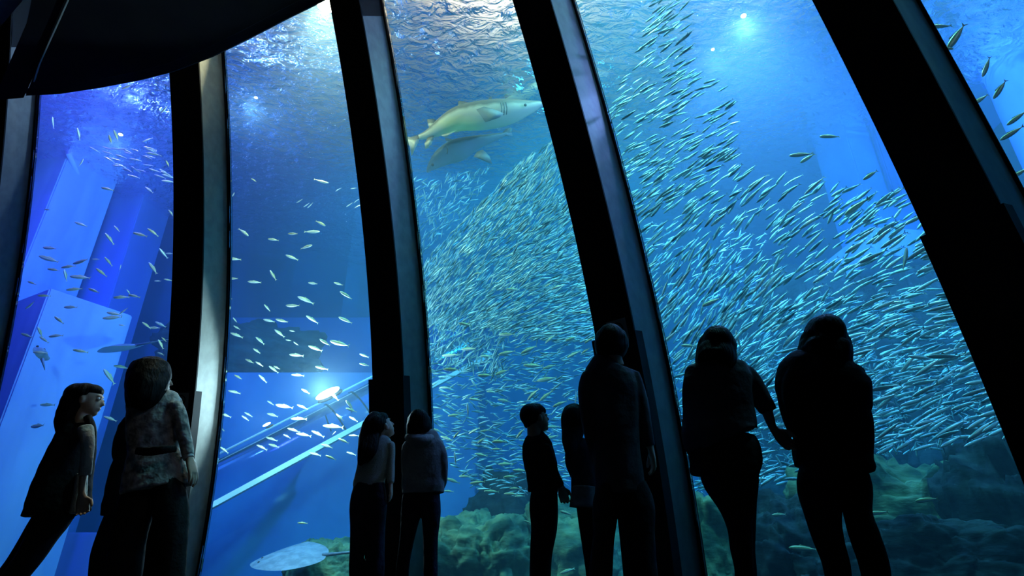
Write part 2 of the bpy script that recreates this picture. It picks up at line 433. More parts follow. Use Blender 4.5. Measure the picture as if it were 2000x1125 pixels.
# walls on the right
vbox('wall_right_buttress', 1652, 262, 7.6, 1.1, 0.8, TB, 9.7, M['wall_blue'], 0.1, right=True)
vbox('wall_groove_right', 1684, 190, 7.5, 0.14, 0.1, atY(1745, 385, 7.5).z, 9.7, M['wall_navy'], 0, right=True)  # navy strip stands in for the dark groove beside the buttress
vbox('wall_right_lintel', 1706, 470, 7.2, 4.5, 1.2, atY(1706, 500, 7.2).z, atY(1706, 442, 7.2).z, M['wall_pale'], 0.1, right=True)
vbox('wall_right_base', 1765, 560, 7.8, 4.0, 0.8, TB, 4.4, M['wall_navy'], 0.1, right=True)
# round column and hanging panel beyond the last pane
def cyl(name, x, y, r, z0, z1, m, n=40):
    rows = [[Vector((x+r*math.cos(2*math.pi*k/n), y+r*math.sin(2*math.pi*k/n), z)) for k in range(n)] for z in (z0, z0+(z1-z0)*.5, z1)]
    return link(name, grid_mesh(name, rows, closed=True, caps=True), m)
pc = atY(2040, 150, 6.2)
struct(cyl('wall_column', pc.x, pc.y, 0.62, TB, 9.7, M['wall_pale']))
hp = []
for k in range(25):
    a = math.pi*k/24
    hp.append(Vector((-0.42*math.cos(a), 0, 0.42*math.sin(a)*1.2)))
pp = atY(1905, 75, 6.6)
V = [pp+v for v in hp]+[pp+Vector((0.62, 0, -1.6)), pp+Vector((-0.12, 0, -1.6))]
n = len(V); V += [v+Vector((0.05, 0.35, 0)) for v in V]
F = [tuple(range(n)), tuple(range(2*n-1, n-1, -1))]+[(k, n+k, n+(k+1) % n, (k+1) % n) for k in range(n)]
struct(link('wall_arch', mesh('wall_arch', V, F), M['wall_navy']))

# step of the back wall seen through the second and third pane
vbox('wall_step', 425, 727, 9.9, 4.6, 0.6, TB, atY(500, 727, 9.9).z, M['wall_blue'], 0, right=True)
vbox('wall_recess_dark', 440, 640, 11.2, 5.0, 0.4, TB, 5.0, M['wall_navy'], 0, right=True)

def boulder(label, x, y, z, rx, ry, rz, seed, m='rock', sub=6, rough=0.32):
    bm = bmesh.new(); bmesh.ops.create_icosphere(bm, subdivisions=sub, radius=1)
    for v in bm.verts:
        c = v.co.normalized(); q = Vector((c.x*1.6+seed*3.1, c.y*1.6, c.z*1.6))
        lz = (c.z*rz+0.10*mn.noise(q*1.3)+0.06*c.x)*5.5; li = math.floor(lz); fz = lz-li
        hsh = math.sin(li*12.9898+seed*78.233)*43758.5453; hsh -= math.floor(hsh)
        d = 1+rough*.45*mn.fractal(q, 0.9, 2.1, 4)+0.16*(hsh-.5)*min(1, 6*fz, 6*(1-fz))-0.035*max(0, 1-min(fz, 1-fz)*8)
        vd, vp = mn.voronoi(Vector((q.x*2.1+hsh*5, q.y*2.1, hsh*9)))
        d += 0.07*(mn.cell(vp[0]*9.7)-.5)-0.06*max(0, 1-(vd[1]-vd[0])*12)+0.02*mn.noise(q*9)+0.012*mn.noise(q*21)
        b = abs(c.x)**6+abs(c.y)**6+abs(c.z)**6
        d *= b**-0.11
        v.co = Vector((c.x*rx, c.y*ry, c.z*rz))*d
    me = bpy.data.meshes.new('rock'); bm.to_mesh(me); bm.free()
    me.polygons.foreach_set('use_smooth', [True]*len(me.polygons))
    o = link('reef_rock', me, M[m]); o.location = (x, y, z); o.rotation_euler = (0, 0, seed*1.3)
    return tag(o, label, 'rock', 'reef rocks on the tank floor')
def boulder_px(label, px, py, Y, rx, ry, rz, seed, m='rock', rough=0.32):
    p = atY(px, py, Y); return boulder(label, p.x, p.y, p.z-rz*0.92, rx, ry, rz, seed, m, rough=rough)
boulder_px('green lit flat-topped rock between the hooded child and the boy', 950, 1010, 8.4, 1.0, 0.8, 0.9, 1)
boulder_px('pale green rock behind the boy and the skirted girl', 1110, 995, 8.2, 0.75, 0.7, 1.0, 2)
boulder_px('low green rock at the left of the two children, behind the white-bellied ray', 652, 1062, 8.6, 0.62, 0.5, 0.6, 3)
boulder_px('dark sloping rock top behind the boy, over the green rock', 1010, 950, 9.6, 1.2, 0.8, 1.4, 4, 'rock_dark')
boulder_px('mossy rock between the third rib and the woman with outstretched arm', 1370, 975, 6.3, 0.7, 0.6, 0.95, 5)
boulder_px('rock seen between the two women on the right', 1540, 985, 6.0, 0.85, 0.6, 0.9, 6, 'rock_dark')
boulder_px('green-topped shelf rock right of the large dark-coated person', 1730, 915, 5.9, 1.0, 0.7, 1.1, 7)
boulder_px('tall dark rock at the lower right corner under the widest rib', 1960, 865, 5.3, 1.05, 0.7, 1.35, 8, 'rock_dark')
boulder_px('low dark rock at the bottom right foreground of the tank', 1800, 1020, 4.9, 0.7, 0.3, 0.5, 9, 'rock_dark')
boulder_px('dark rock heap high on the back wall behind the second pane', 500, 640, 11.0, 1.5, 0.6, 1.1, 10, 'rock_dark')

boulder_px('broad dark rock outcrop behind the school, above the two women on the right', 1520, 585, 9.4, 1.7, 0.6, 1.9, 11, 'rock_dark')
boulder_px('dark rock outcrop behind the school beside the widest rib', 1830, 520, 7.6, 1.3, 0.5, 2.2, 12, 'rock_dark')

# sloping acrylic tunnel
A_, B_ = atY(300, 1050, 7.9), atY(960, 692, 9.3)
ax = (B_-A_).normalized(); back = Vector((0, 1, 0)); back = (back-ax*back.dot(ax)).normalized(); up = back.cross(ax)
if up.z < 0: up = -up
tn = empty('acrylic_tunnel', A_, 'sloping clear acrylic tunnel tube with pale edge strips crossing behind the second pane', 'tunnel')
R_ = 0.80
rows = []
for k in range(25):
    q = A_+(B_-A_)*k/24
    rows.append([q+back*(R_-R_*math.cos(math.pi*j/20))+up*(R_*math.sin(math.pi*j/20)) for j in range(21)])
keep(link('tube', grid_mesh('tube', rows), M['tube']), tn)
def strip(o):
    a = A_+back*o; b = B_+back*o; h = 0.035
    rw = [[q+back*(-h)+up*(-h), q+back*h+up*(-h), q+back*h+up*h, q+back*(-h)+up*h] for q in (a, b)]
    keep(link('edge_strip', grid_mesh('edge_strip', rw, closed=True, smooth=False, caps=True), M['strip']), tn)
strip(0)
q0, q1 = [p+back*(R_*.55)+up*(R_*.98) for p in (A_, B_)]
keep(bar_between('ridge_highlight', q0, q1, 0.016, M['strip']), tn)  # pale bar added for the bright highlight along the tube's top
for f in (0.5, 0.58):
    q = A_+(B_-A_)*f; rw = []
    for j in range(21):
        c = q+back*(R_-(R_+.01)*math.cos(math.pi*j/20))+up*((R_+.01)*math.sin(math.pi*j/20))
        rw.append([c-ax*.012, c+ax*.012])
    keep(link('joint_ring', grid_mesh('joint_ring', rw), M['bezel']), tn)
# glare spots on the tunnel, built as added lamps
def glow(name, col, s):
    m, t, N, L, p = nt(name); p.inputs['Emission Color'].default_value = (*col, 1); p.inputs['Emission Strength'].default_value = s; return m
M['lens'] = glow('glare_lens_glow', (0.75, 0.95, 1.0), 14)
def lamp(px, py, Y, r, e, label):
    p = atY(px, py, Y)
    t = empty('tunnel_glare', p, label, 'lamp', None)
    b_ = ax.cross(up)
    def ell(sx, sy, off):
        return [[off+ax*(sx*math.cos(math.pi*k/14))+(up*math.cos(2*math.pi*j/20)+b_*math.sin(2*math.pi*j/20))*(sy*math.sin(math.pi*k/14)) for j in range(20)] for k in range(1, 14)]
    link('housing', grid_mesh('housing', ell(r*2.1, r*.5, Vector((0, .09, 0))-up*r*.2), closed=True, caps=True), M['bezel'], t)
    link('lens', grid_mesh('lens', ell(r*1.9, r*.55, Vector()), closed=True, caps=True), M['lens'], t)
    l = bpy.data.lights.new('glare_light', 'POINT'); l.energy = e; l.color = (0.62, 0.9, 1.0); l.shadow_soft_size = 0.10
    lo = bpy.data.objects.new('glare_light', l); C.objects.link(lo); lo.parent = t; lo.location = (0, -0.22, 0)
lamp(640, 768, 7.0, 0.08, 190, 'brilliant white glare on the tunnel, added as a lamp, in the second pane')
lamp(521, 829, 7.0, 0.025, 12, 'small bright added glare lamp lower left along the tunnel')

# warm floodlight just under the water surface between the canopy edge and the second rib
M['warm_lens'] = glow('warm_lens_glow', (1.0, 0.86, 0.50), 40)
M['blue_lens'] = glow('blue_lens_glow', (0.55, 0.62, 1.0), 14)
def flood(px, py, z, label, lens, col, e, k=1.0):
    p = atZ(px, py, z)
    t = empty('floodlight_lamp', p, label, 'lamp')
    def ring(r, z): return [Vector((k*r*math.cos(2*math.pi*q/28), k*r*math.sin(2*math.pi*q/28), k*z)) for q in range(28)]
    link('housing', grid_mesh('housing', [ring(.02, .12), ring(.07, .11), ring(.115, .04), ring(.125, -.02), ring(.11, -.02)], closed=True), M['bezel'], t)
    link('lens', grid_mesh('lens', [ring(.11, -.02), ring(.10, -.05), ring(.06, -.075), ring(.01, -.085)], closed=True, caps=True), M[lens], t)
    l = bpy.data.lights.new('floodlight_light', 'POINT'); l.energy = e; l.color = col; l.shadow_soft_size = 0.06
    lo = bpy.data.objects.new('floodlight_light', l); C.objects.link(lo); lo.parent = t; lo.location = (0, 0.0, -0.22)
flood(637, 6, 6.70, 'dazzling warm white floodlight at the water surface beside the top of the second rib', 'warm_lens', (1.0, 0.84, 0.50), 260)
flood(1452, 30, 6.66, 'blue-white floodlight under the water surface at the top of the fourth pane', 'blue_lens', (0.42, 0.42, 1.0), 360, .3)
flood(1392, 96, 6.62, 'tiny added glint light under the surface left of the blue glow, fourth pane', 'blue_lens', (0.4, 0.45, 1.0), 90, .2)  # added light, there only to make glints on the surface
flood(500, 190, 6.62, 'tiny added glint light under the surface high in the second pane', 'blue_lens', (0.55, 0.65, 1.0), 110, .2)  # another added light for surface glints
flood(236, 262, 6.62, 'small added violet glint light under the surface in the leftmost wide pane', 'blue_lens', (0.35, 0.42, 1.0), 90, .3)  # added light for the glints at the left

# ------------------------------------------------------------------ fish
def fish_material(name, backc, side, belly, metal=0.3, rough=0.35, stripe=None):
    m, t, N, L, p = nt(name)
    tc = N.new('ShaderNodeTexCoord'); sx = N.new('ShaderNodeSeparateXYZ'); L.new(tc.outputs['Generated'], sx.inputs[0])
    r = N.new('ShaderNodeValToRGB'); e = r.color_ramp.elements
    e[0].position = 0.40; e[0].color = (*belly, 1); e[1].position = 0.66; e[1].color = (*backc, 1)
    k = e.new(0.52); k.color = (*side, 1)
    L.new(sx.outputs['Z'], r.inputs[0]); L.new(r.outputs[0], p.inputs['Base Color'])
    p.inputs['Metallic'].default_value = metal; p.inputs['Roughness'].default_value = rough
    return m
M['sardine'] = fish_material('sardine_skin', (0.10, 0.22, 0.22), (0.80, 0.86, 0.84), (0.95, 0.96, 0.90), 0.35, 0.32)
M['scad'] = fish_material('scad_skin', (0.34, 0.38, 0.16), (0.82, 0.80, 0.48), (0.92, 0.92, 0.80), 0.2, 0.4)
M['fin'] = plain('fin_membrane', (0.55, 0.58, 0.34), 0.5)
M['school'] = plain('school_fish_skin', (0.03, 0.14, 0.17), 0.4, 0.3, 5.5, (0.62, 0.80, 0.74))
def fish_geo(h, wd, rings, seg, bend=0.0, tail=True):
    """unit fish, head at +x 0.5, tail at -0.5"""
    prof = [(0.5, .06), (0.46, .42), (0.38, .72), (0.26, .94), (0.12, 1.0), (-0.04, .93), (-0.18, .70), (-0.29, .42), (-0.37, .2), (-0.41, .15)]
    if rings < 10: prof = [prof[k] for k in (0, 2, 4, 6, 8, 9)][:rings]
    V = []; F = []
    def bx(x): return bend*(0.5-x)**2
    for x, s in prof:
        for k in range(seg):
            a = 2*math.pi*k/seg+math.pi/seg
            V.append((x, wd*s*math.cos(a)*.5+bx(x), h*s*math.sin(a)*.5))
    n = len(prof)
    for a in range(n-1):
        for b in range(seg):
            c = (b+1) % seg; F.append((a*seg+b, a*seg+c, (a+1)*seg+c, (a+1)*seg+b))
    F.append(tuple(range(seg-1, -1, -1))); F.append(tuple((n-1)*seg+k for k in range(seg)))
    fins = []
    def add(pts):
        o = len(V); V.extend([(x, bx(x), z) for x, z in pts]); F.append(tuple(range(o, o+len(pts))))
    if tail:
        add([(-0.40, 0.012), (-0.5, 0.085), (-0.475, 0.03), (-0.44, 0.0)]); add([(-0.40, -0.012), (-0.44, 0.0), (-0.475, -0.03), (-0.5, -0.085)])
        if rings >= 10:
            add([(0.10, h*.47), (0.03, h*.47+.05), (-0.03, h*.47+.01), (-0.06, h*.42)])
            add([(0.24, -h*.40), (0.15, -h*.40-.035), (0.17, -h*.42)])
            add([(-0.14, -h*.34), (-0.20, -h*.34-.02), (-0.26, -h*.22)])
    return V, F
def fish_mesh(name, *a, **k):
    V, F = fish_geo(*a, **k); return mesh(name, V, F, True)
sard = [fish_mesh('sardine', .15, .10, 10, 8, b) for b in (0, .16, -.16)]
for me in sard: me.materials.append(M['sardine'])
scad = [fish_mesh('scad', .21, .13, 10, 8, b, tail=False) for b in (0, .15, -.15)]
for me in scad: me.materials.append(M['scad'])
def tail_mesh(b):
    bx = lambda x: b*(0.5-x)**2
    V = [(x, bx(x), z) for x, z in ((-0.395, .022), (-0.45, .06), (-0.5, .10), (-0.475, .04), (-0.45, 0), (-0.475, -.04), (-0.5, -.10), (-0.45, -.06), (-0.395, -.022))]
    me = mesh('tail_fin', V, [(0, 1, 2, 3, 4), (4, 5, 6, 7, 8), (0, 4, 8)]); me.materials.append(M['fin']); return me
def dorsal_mesh(b):
    bx = lambda x: b*(0.5-x)**2
    V = [(x, bx(x), z) for x, z in ((0.16, .095), (0.08, .155), (0.02, .125), (-0.10, .11), (-0.24, .075), (-0.24, .055), (-0.05, .085))]
    me = mesh('dorsal_fin', V, [(0, 1, 2, 6), (2, 3, 6), (3, 4, 5, 6)]); me.materials.append(M['fin']); return me
tails = [tail_mesh(b) for b in (0, .15, -.15)]; dors = [dorsal_mesh(b) for b in (0, .15, -.15)]
def eye_ball(name, r, mat):
    bm = bmesh.new(); bmesh.ops.create_uvsphere(bm, u_segments=8, v_segments=6, radius=r); me = bpy.data.meshes.new(name); bm.to_mesh(me); bm.free(); me.materials.append(mat); return me
RIGHT = Vector((1, 0, 0)); UP = Vector((0, -SP, CP)); FWD = Vector((0, CP, SP))
def fish_matrix(P, deg, L, away=0.0, roll=0.0):
    a = math.radians(deg); f = (RIGHT*math.cos(a)+UP*math.sin(a)+FWD*away).normalized()
    side = Vector((0, 0, 1)).cross(f)
    if side.length < 0.25: side = FWD.cross(f)
    side.normalize(); upv = f.cross(side)
    R = Matrix((f, side, upv)).transposed().to_4x4()
    return Matrix.Translation(P) @ R @ Matrix.Rotation(roll, 4, 'X') @ Matrix.Diagonal((L, L, L, 1))
def pip(poly, x, y): return inside(poly, x, y)
CTRL = [(1300, 40, 38), (1300, 150, 34), (1400, 250, 26), (1240, 270, 32), (1300, 400, 36), (1450, 360, 42), (1600, 400, 40), (1750, 420, 34), (1500, 480, 46), (1350, 550, 58), (1600, 560, 36), (1760, 580, 20), (1850, 650, 16), (1400, 650, 50), (1500, 700, 34), (1800, 740, 22), (1700, 800, 26), (1400, 850, 25), (1500, 900, 14), (1650, 960, 8), (1300, 480, 50),
        (1080, 300, 62), (1040, 350, 60), (980, 400, 52), (1110, 420, 38), (900, 440, 46), (840, 520, 52), (1000, 470, 38), (1120, 520, 26), (930, 540, 42), (840, 620, 70), (1000, 600, 30), (1120, 620, 12), (1000, 700, 6), (1000, 850, 4), (900, 800, -8), (830, 420, 70)]
CA = np.array(CTRL, float)
def theta(x, y):
    d = (CA[:, 0]-x)**2+(CA[:, 1]-y)**2; wt = np.exp(-d/(2*75.0**2))+1e-9
    return float((wt*CA[:, 2]).sum()/wt.sum())
def sample(poly, n, b0, b1, L=0.17, jit=9, bias=None, away=0.25, fixed=None, rnd=False):
    xs = [p[0] for p in poly]; ys = [p[1] for p in poly]; out = []
    while len(out) < n:
        x = random.uniform(min(xs), max(xs)); y = random.uniform(min(ys), max(ys))
        if not pip(poly, x, y): continue
        if bias and random.random() > bias(x, y): continue
        b = b0+(b1-b0)*random.random()**0.8
        P = in_tank(x, y, b)
        if P.z > ZS-0.12 or P.z < TB+.1: continue
        th = random.uniform(0, 360) if rnd else (fixed if fixed is not None else 180+theta(x, y))+random.gauss(0, jit)
        out.append((P, th, L*random.uniform(.85, 1.15), random.uniform(-away, away), x, y))
    return out
REG = {}
P4U = [(1275, -10), (1345, -10), (1345, 110), (1430, 180), (1440, 300), (1300, 420), (1235, 420), (1180, 230), (1195, 180), (1250, 110)]
P4M = [(1205, 320), (1440, 290), (1480, 340), (1580, 350), (1760, 380), (1830, 450), (1890, 600), (1500, 640), (1280, 640), (1240, 440)]
P4L = [(1285, 600), (1880, 570), (1990, 800), (1990, 860), (1720, 880), (1540, 950), (1350, 960), (1310, 700)]
P3S = [(812, 560), (835, 500), (900, 435), (950, 385), (1000, 328), (1050, 290), (1085, 262), (1150, 500), (1180, 660), (1100, 670), (950, 640), (820, 640)]
P3L = [(820, 610), (1180, 640), (1180, 900), (1080, 965), (960, 970), (900, 940), (840, 800)]
P3U = [(795, 350), (960, 330), (930, 400), (820, 500)]
P4B = [(1310, 690), (1980, 700), (1990, 860), (1700, 895), (1350, 985)]
P1C = [(182, 290), (300, 288), (330, 345), (270, 350), (190, 310)]
near = []
near += [(s, 'u') for s in sample(P4U, 330, .5, 2.6, .17, 7)]
near += [(s, 'm') for s in sample(P4M, 620, .35, 3.0, .19, 8)]
near += [(s, 'l') for s in sample(P4L, 800, .35, 2.8, .20, 10)]
near += [(s, 'c') for s in sample(P3S, 3400, 1.2, 4.6, .165, 11)]
far = sample(P3L, 1300, 1.6, 4.6, .15, 20)+sample(P3U, 260, 3.0, 4.2, .15, 25)+sample(P4B, 1500, 2.2, 4.0, .14, 30, rnd=True)
far += sample([(1215, 430), (1500, 460), (1480, 640), (1290, 640)], 260, 2.8, 5.0, .18, 22)
far += sample([(1290, 560), (1900, 600), (1960, 740), (1310, 740)], 420, 2.6, 4.2, .19, 14)
far += sample([(825, 620), (1000, 620), (980, 740), (835, 700)], 260, 1.8, 4.0, .16, 30, fixed=250)
near.sort(key=lambda s: -s[0][2]/depth_of(s[0][0]))
TAGGED = []
def zone_tag(o, x, y, kindname, pane):
    TAGGED.append((o, x, y, kindname, pane))
def where(x, y, pane):
    """a landmark phrase for a fish at this place, and a short zone name"""
    if pane == 4:
        if y < 170: return 'near the surface left of the blue-white glow'
        if x < 1345 and y < 560: return 'beside the upper third rib'
        if y < 330: return 'below the blue-white glow'
        if y < 520: return 'in mid-water left of the widest rib' if x > 1560 else 'in mid-water right of the third rib'
        if x < 1345: return 'between the third rib and the bobbed woman'
        if y < 640: return 'just above the heads on the right' if x < 1690 else 'against the lower widest rib'
        if x < 1545: return 'between the two women on the right'
        if y < 800: return 'right of the dark-jacketed person\'s head'
        return 'over the rocks right of the dark-jacketed person'
    if pane == 3:
        if y < 400: return 'at the upper tip of the school beside the third rib'
        if y < 520: return 'on the upper slope of the school'
        if y < 640: return 'in the thick middle of the school'
        if x < 960: return 'left of the boy, past the second rib'
        if y < 800: return 'above the boy\'s head'
        return 'between the boy and the tall man' if x > 1095 else 'beside the boy\'s body'
    if pane == 2:
        if y < 430: return 'high in the second pane'
        if y < 600: return 'in the middle of the second pane'
        if y < 727: return 'above the pale wall step line'
        return 'around the bright glare on the tunnel' if y < 830 else 'low over the tunnel'
    if pane == 1:
        if y < 380: return 'high under the canopy at left'
        if y < 560: return 'in front of the violet recess'
        if y < 700: return 'before the pale block at left' if x < 160 else 'left of the first rib'
        return 'near the leaning girl\'s head'
    return 'past the widest rib' if y < 160 else 'against the hanging navy panel'
def finish_tags():
    zones = {}
    for t in TAGGED: zones.setdefault((t[3], where(t[1], t[2], t[4])), []).append(t)
    for (kn, wh), L_ in zones.items():
        ex = {}
        if len(L_) > 3:
            for nm, key in (('topmost', lambda t: t[2]), ('lowest', lambda t: -t[2]), ('leftmost', lambda t: t[1]), ('rightmost', lambda t: -t[1])):
                m_ = min((t for t in L_ if t[0].name not in ex), key=key); ex[m_[0].name] = nm
        elif len(L_) > 1:
            L2 = sorted(L_, key=lambda t: t[2])
            for q, t in enumerate(L2): ex[t[0].name] = ('upper', 'lower')[min(q, 1)] if len(L2) == 2 else ('upper', 'middle', 'lower')[q]
        for t in L_:
            tag(t[0], ((ex[t[0].name]+' ') if t[0].name in ex else '')+kn+' '+wh, 'fish', kn.split()[-1]+' fish '+wh)
def put_sardine(s, key):
    P, th, L, aw, x, y = s
    o = bpy.data.objects.new('sardine', random.choice(sard)); C.objects.link(o)
    o.matrix_world = fish_matrix(P, th, L, aw, random.uniform(-.35, .35)); zone_tag(o, x, y, 'bright little sardine' if key in 'ab' else 'silver sardine', {'a': 1, 'b': 2, 'c': 3}.get(key, 4))
small = [(s, 'a') for s in sample(P1C, 34, 1.2, 2.2, .17, 10, fixed=165)]
small += [(s, 'b') for s in sample([(560, 370), (640, 380), (720, 300), (720, 410), (600, 410)], 12, 1.2, 2.4, .11, 14, fixed=205)]
take = 300-len(small)
for s, k in small: put_sardine(s, k)
for s, k in near[:take]: put_sardine(s, k)
rest = [s for s, k in near[take:]]+far
def school_mesh(items):
    V, F = fish_geo(.17, .10, 6, 5)
    V = np.array(V); nv = len(V); allv = np.zeros((len(items)*nv, 3)); loops = []; starts = []; tot = []
    fl = [len(f) for f in F]; flat = np.array([i for f in F for i in f]); nl = len(flat)
    for k, (P, th, L, aw, x, y) in enumerate(items):
        Mx = np.array(fish_matrix(P, th, L, aw, 0.0)); allv[k*nv:(k+1)*nv] = V @ Mx[:3, :3].T + Mx[:3, 3]
    me = bpy.data.meshes.new('sardine_school'); n = len(items)
    me.vertices.add(n*nv); me.vertices.foreach_set('co', allv.ravel())
    me.loops.add(n*nl); me.loops.foreach_set('vertex_index', (np.tile(flat, n)+np.repeat(np.arange(n)*nv, nl)).astype(np.int32))
    me.polygons.add(n*len(F)); st = np.concatenate([[0], np.cumsum(fl)[:-1]])
    me.polygons.foreach_set('loop_start', (np.tile(st, n)+np.repeat(np.arange(n)*nl, len(F))).astype(np.int32))
    me.update(); me.validate(); me.polygons.foreach_set('use_smooth', [True]*len(me.polygons)); return me
tag(link('sardine_school', school_mesh(rest), M['school']), 'thousands of small silver sardines massed beyond the nearer ones', 'fish school', kind='stuff')

# larger scad and mackerel: pixel centre, length in pixels, heading
def cv(lst, x0, y0, s): return [(x0+a/s, y0+b/s, l/s, d) for a, b, l, d in lst]
F2 = cv([(457, 713, 56, -8), (453, 875, 48, -28), (420, 909, 66, 0), (396, 967, 56, 10), (342, 1010, 54, 158), (267, 1081, 50, 120), (151, 909, 54, -38), (114, 1015, 52, 180), (110, 1093, 42, 178), (195, 1106, 52, 175), (425, 1112, 44, 170), (524, 1114, 38, 160), (347, 918, 46, 175), (268, 939, 42, 175), (110, 768, 30, 60), (192, 706, 24, 150)], 400, 0, 2.008)
F2 += cv([(95, 38, 35, 140), (243, 82, 35, 130), (343, 75, 55, 175), (392, 50, 70, 160), (550, 32, 55, 150), (250, 132, 50, 168), (300, 133, 50, 162), (290, 180, 50, 148), (418, 127, 55, 148), (547, 130, 58, 155), (117, 130, 25, 130), (125, 160, 30, 145), (123, 188, 50, 160), (215, 210, 45, 140), (202, 250, 35, 145), (175, 290, 40, 155), (212, 300, 35, 150), (268, 322, 45, 140), (280, 315, 30, 150), (225, 358, 45, 135), (130, 352, 38, 150), (355, 266, 55, 175), (430, 240, 60, 160), (467, 217, 50, 145), (525, 222, 80, 162), (455, 315, 50, 165), (360, 343, 50, 178), (620, 268, 40, 160), (620, 302, 38, 170), (340, 172, 25, 170), (355, 222, 25, 140), (325, 208, 25, 170), (115, 410, 50, 165), (392, 408, 40, 150), (505, 427, 45, 135), (565, 460, 48, 130), (570, 480, 45, 160), (80, 500, 45, 165), (157, 512, 35, 140), (170, 497, 35, 150), (265, 500, 50, 165), (255, 452, 30, 150), (310, 467, 70, 165), (365, 513, 60, 180), (380, 468, 45, 155), (525, 508, 40, 140), (578, 515, 40, 150), (62, 550, 40, 145), (75, 635, 42, 140), (222, 626, 48, 155), (270, 620, 50, 165), (320, 583, 35, 155), (345, 558, 50, 160), (260, 593, 45, 160), (385, 577, 60, 165), (440, 573, 55, 150), (500, 545, 80, 172), (502, 570, 20, 40), (580, 580, 40, 175), (540, 600, 45, 155), (430, 652, 50, 165), (490, 665, 45, 155), (475, 620, 50, 165), (570, 650, 40, 160), (380, 920, 40, 175)], 400, 560, 1.992)
F3 = cv([(180, 187, 65, 180), (180, 257, 70, 192), (265, 245, 70, 205), (280, 308, 75, 175), (345, 312, 55, 195), (335, 360, 80, 190), (280, 418, 65, 230), (332, 425, 65, 215), (95, 345, 60, 180), (160, 333, 60, 200), (58, 438, 50, 175), (170, 443, 55, 170), (120, 408, 40, 180), (430, 202, 50, 202), (440, 263, 60, 207), (350, 200, 55, 225), (500, 207, 45, 215), (485, 250, 40, 215), (485, 100, 45, 190), (15, 145, 45, 175), (30, 243, 60, 180), (100, 270, 50, 180), (30, 480, 60, 100), (50, 560, 50, 215), (230, 570, 50, 235), (385, 455, 60, 205), (150, 603, 60, 180), (80, 655, 50, 165), (175, 690, 60, 180), (65, 762, 60, 185), (120, 797, 60, 175), (195, 740, 60, 180), (195, 807, 55, 180), (230, 815, 40, 180), (230, 715, 60, 175), (210, 785, 40, 180), (15, 738, 45, 180), (80, 598, 40, 220), (95, 560, 40, 190), (140, 632, 40, 180), (360, 545, 50, 180), (355, 585, 50, 200), (450, 430, 50, 260), (410, 880, 50, 160), (260, 915, 30, 160), (415, 1105, 60, 200)], 900, 560, 1.992)
F3 += cv([(955, 268, 65, 180), (960, 322, 65, 178), (935, 392, 45, 180), (875, 323, 35, 180), (905, 560, 40, 150), (970, 500, 50, 185), (940, 590, 50, 160), (980, 575, 40, 230), (975, 670, 60, 95), (965, 755, 60, 160), (950, 795, 40, 175)], 400, 560, 1.992)
F3 += cv([(518, 657, 45, 185), (710, 745, 80, 180), (955, 730, 80, 205), (445, 937, 75, 170), (905, 720, 50, 205)], 750, 300, 2.812)
F1 = cv([(310, 525, 50, 105), (432, 548, 45, 110), (455, 532, 50, 110), (577, 547, 40, 215), (645, 428, 50, 220), (500, 342, 45, 200), (205, 480, 45, 80), (320, 640, 40, 75), (657, 642, 30, 115), (660, 710, 50, 178), (420, 740, 50, 170), (585, 745, 45, 145), (670, 835, 35, 130), (187, 823, 30, 170), (318, 880, 50, 160), (458, 897, 35, 135), (430, 935, 55, 130), (550, 920, 60, 165), (600, 910, 50, 145), (197, 975, 65, 170), (195, 1018, 85, 160), (425, 1025, 45, 130), (378, 1018, 35, 175), (640, 995, 50, 120), (665, 995, 30, 175), (600, 1053, 60, 125), (397, 1068, 50, 140), (257, 1080, 50, 105), (210, 1058, 50, 172), (265, 1045, 60, 190), (320, 1028, 80, 188), (315, 1087, 80, 175), (620, 1103, 30, 175), (658, 1097, 30, 172), (473, 1050, 25, 80), (125, 1110, 40, 160)], 0, 0, 2.008)
F1 += cv([(170, 35, 45, 180), (230, 130, 50, 145), (120, 72, 50, 215), (60, 40, 60, 180), (275, 80, 60, 180), (155, 175, 45, 120), (170, 205, 45, 150), (155, 255, 50, 180), (215, 190, 60, 190), (105, 190, 50, 160), (312, 250, 55, 170), (445, 105, 60, 170), (480, 95, 45, 215), (440, 122, 75, 180), (475, 150, 25, 170), (520, 35, 50, 170), (470, 40, 60, 185), (500, 20, 25, 130), (365, 15, 50, 160), (290, 10, 60, 185), (570, 150, 40, 140), (600, 160, 50, 180), (625, 147, 50, 155), (625, 225, 45, 120), (637, 205, 25, 140), (627, 262, 35, 160), (425, 350, 75, 125), (470, 312, 55, 170), (430, 515, 55, 155), (185, 460, 60, 180), (150, 543, 75, 185)], 0, 560, 1.992)
F5 = cv([(675, 103, 100, 183), (735, 150, 130, 230), (857, 265, 85, 245), (910, 350, 95, 235), (830, 390, 85, 220), (975, 465, 90, 215), (955, 525, 95, 210), (985, 680, 80, 215), (700, 190, 60, 0)], 1500, 0, 2.008)
F4 = [(1622, 265, 44, 186), (1565, 302, 46, 184), (1578, 308, 36, 215), (1672, 405, 55, 215), (1700, 342, 38, 212), (1770, 505, 45, 95), (1440, 665, 42, 100), (1568, 1072, 52, 178), (1808, 976, 46, 185), (1712, 1002, 40, 190), (1522, 1005, 30, 185), (1390, 590, 40, 205), (1345, 675, 30, 180), (1640, 660, 30, 90)]
cnt = 0
def put_scad(lst, name, label, group, b0, b1, fins=True):
    for x, y, l, d in lst:
        t = glass_t(x, y); P = in_tank(x, y, random.uniform(b0, b1)); dep = depth_of(P)
        k = random.randrange(3); L = l*dep/FPX
        o = bpy.data.objects.new(name, scad[k]); C.objects.link(o)
        o.matrix_world = fish_matrix(P, d, L, random.uniform(-.2, .2), random.uniform(-.2, .2)); zone_tag(o, x, y, label, group)
        for nm, mm in (('tail_fin', tails[k]), ('dorsal_fin', dors[k])):
            c = bpy.data.objects.new(nm, mm); C.objects.link(c); c.parent = o
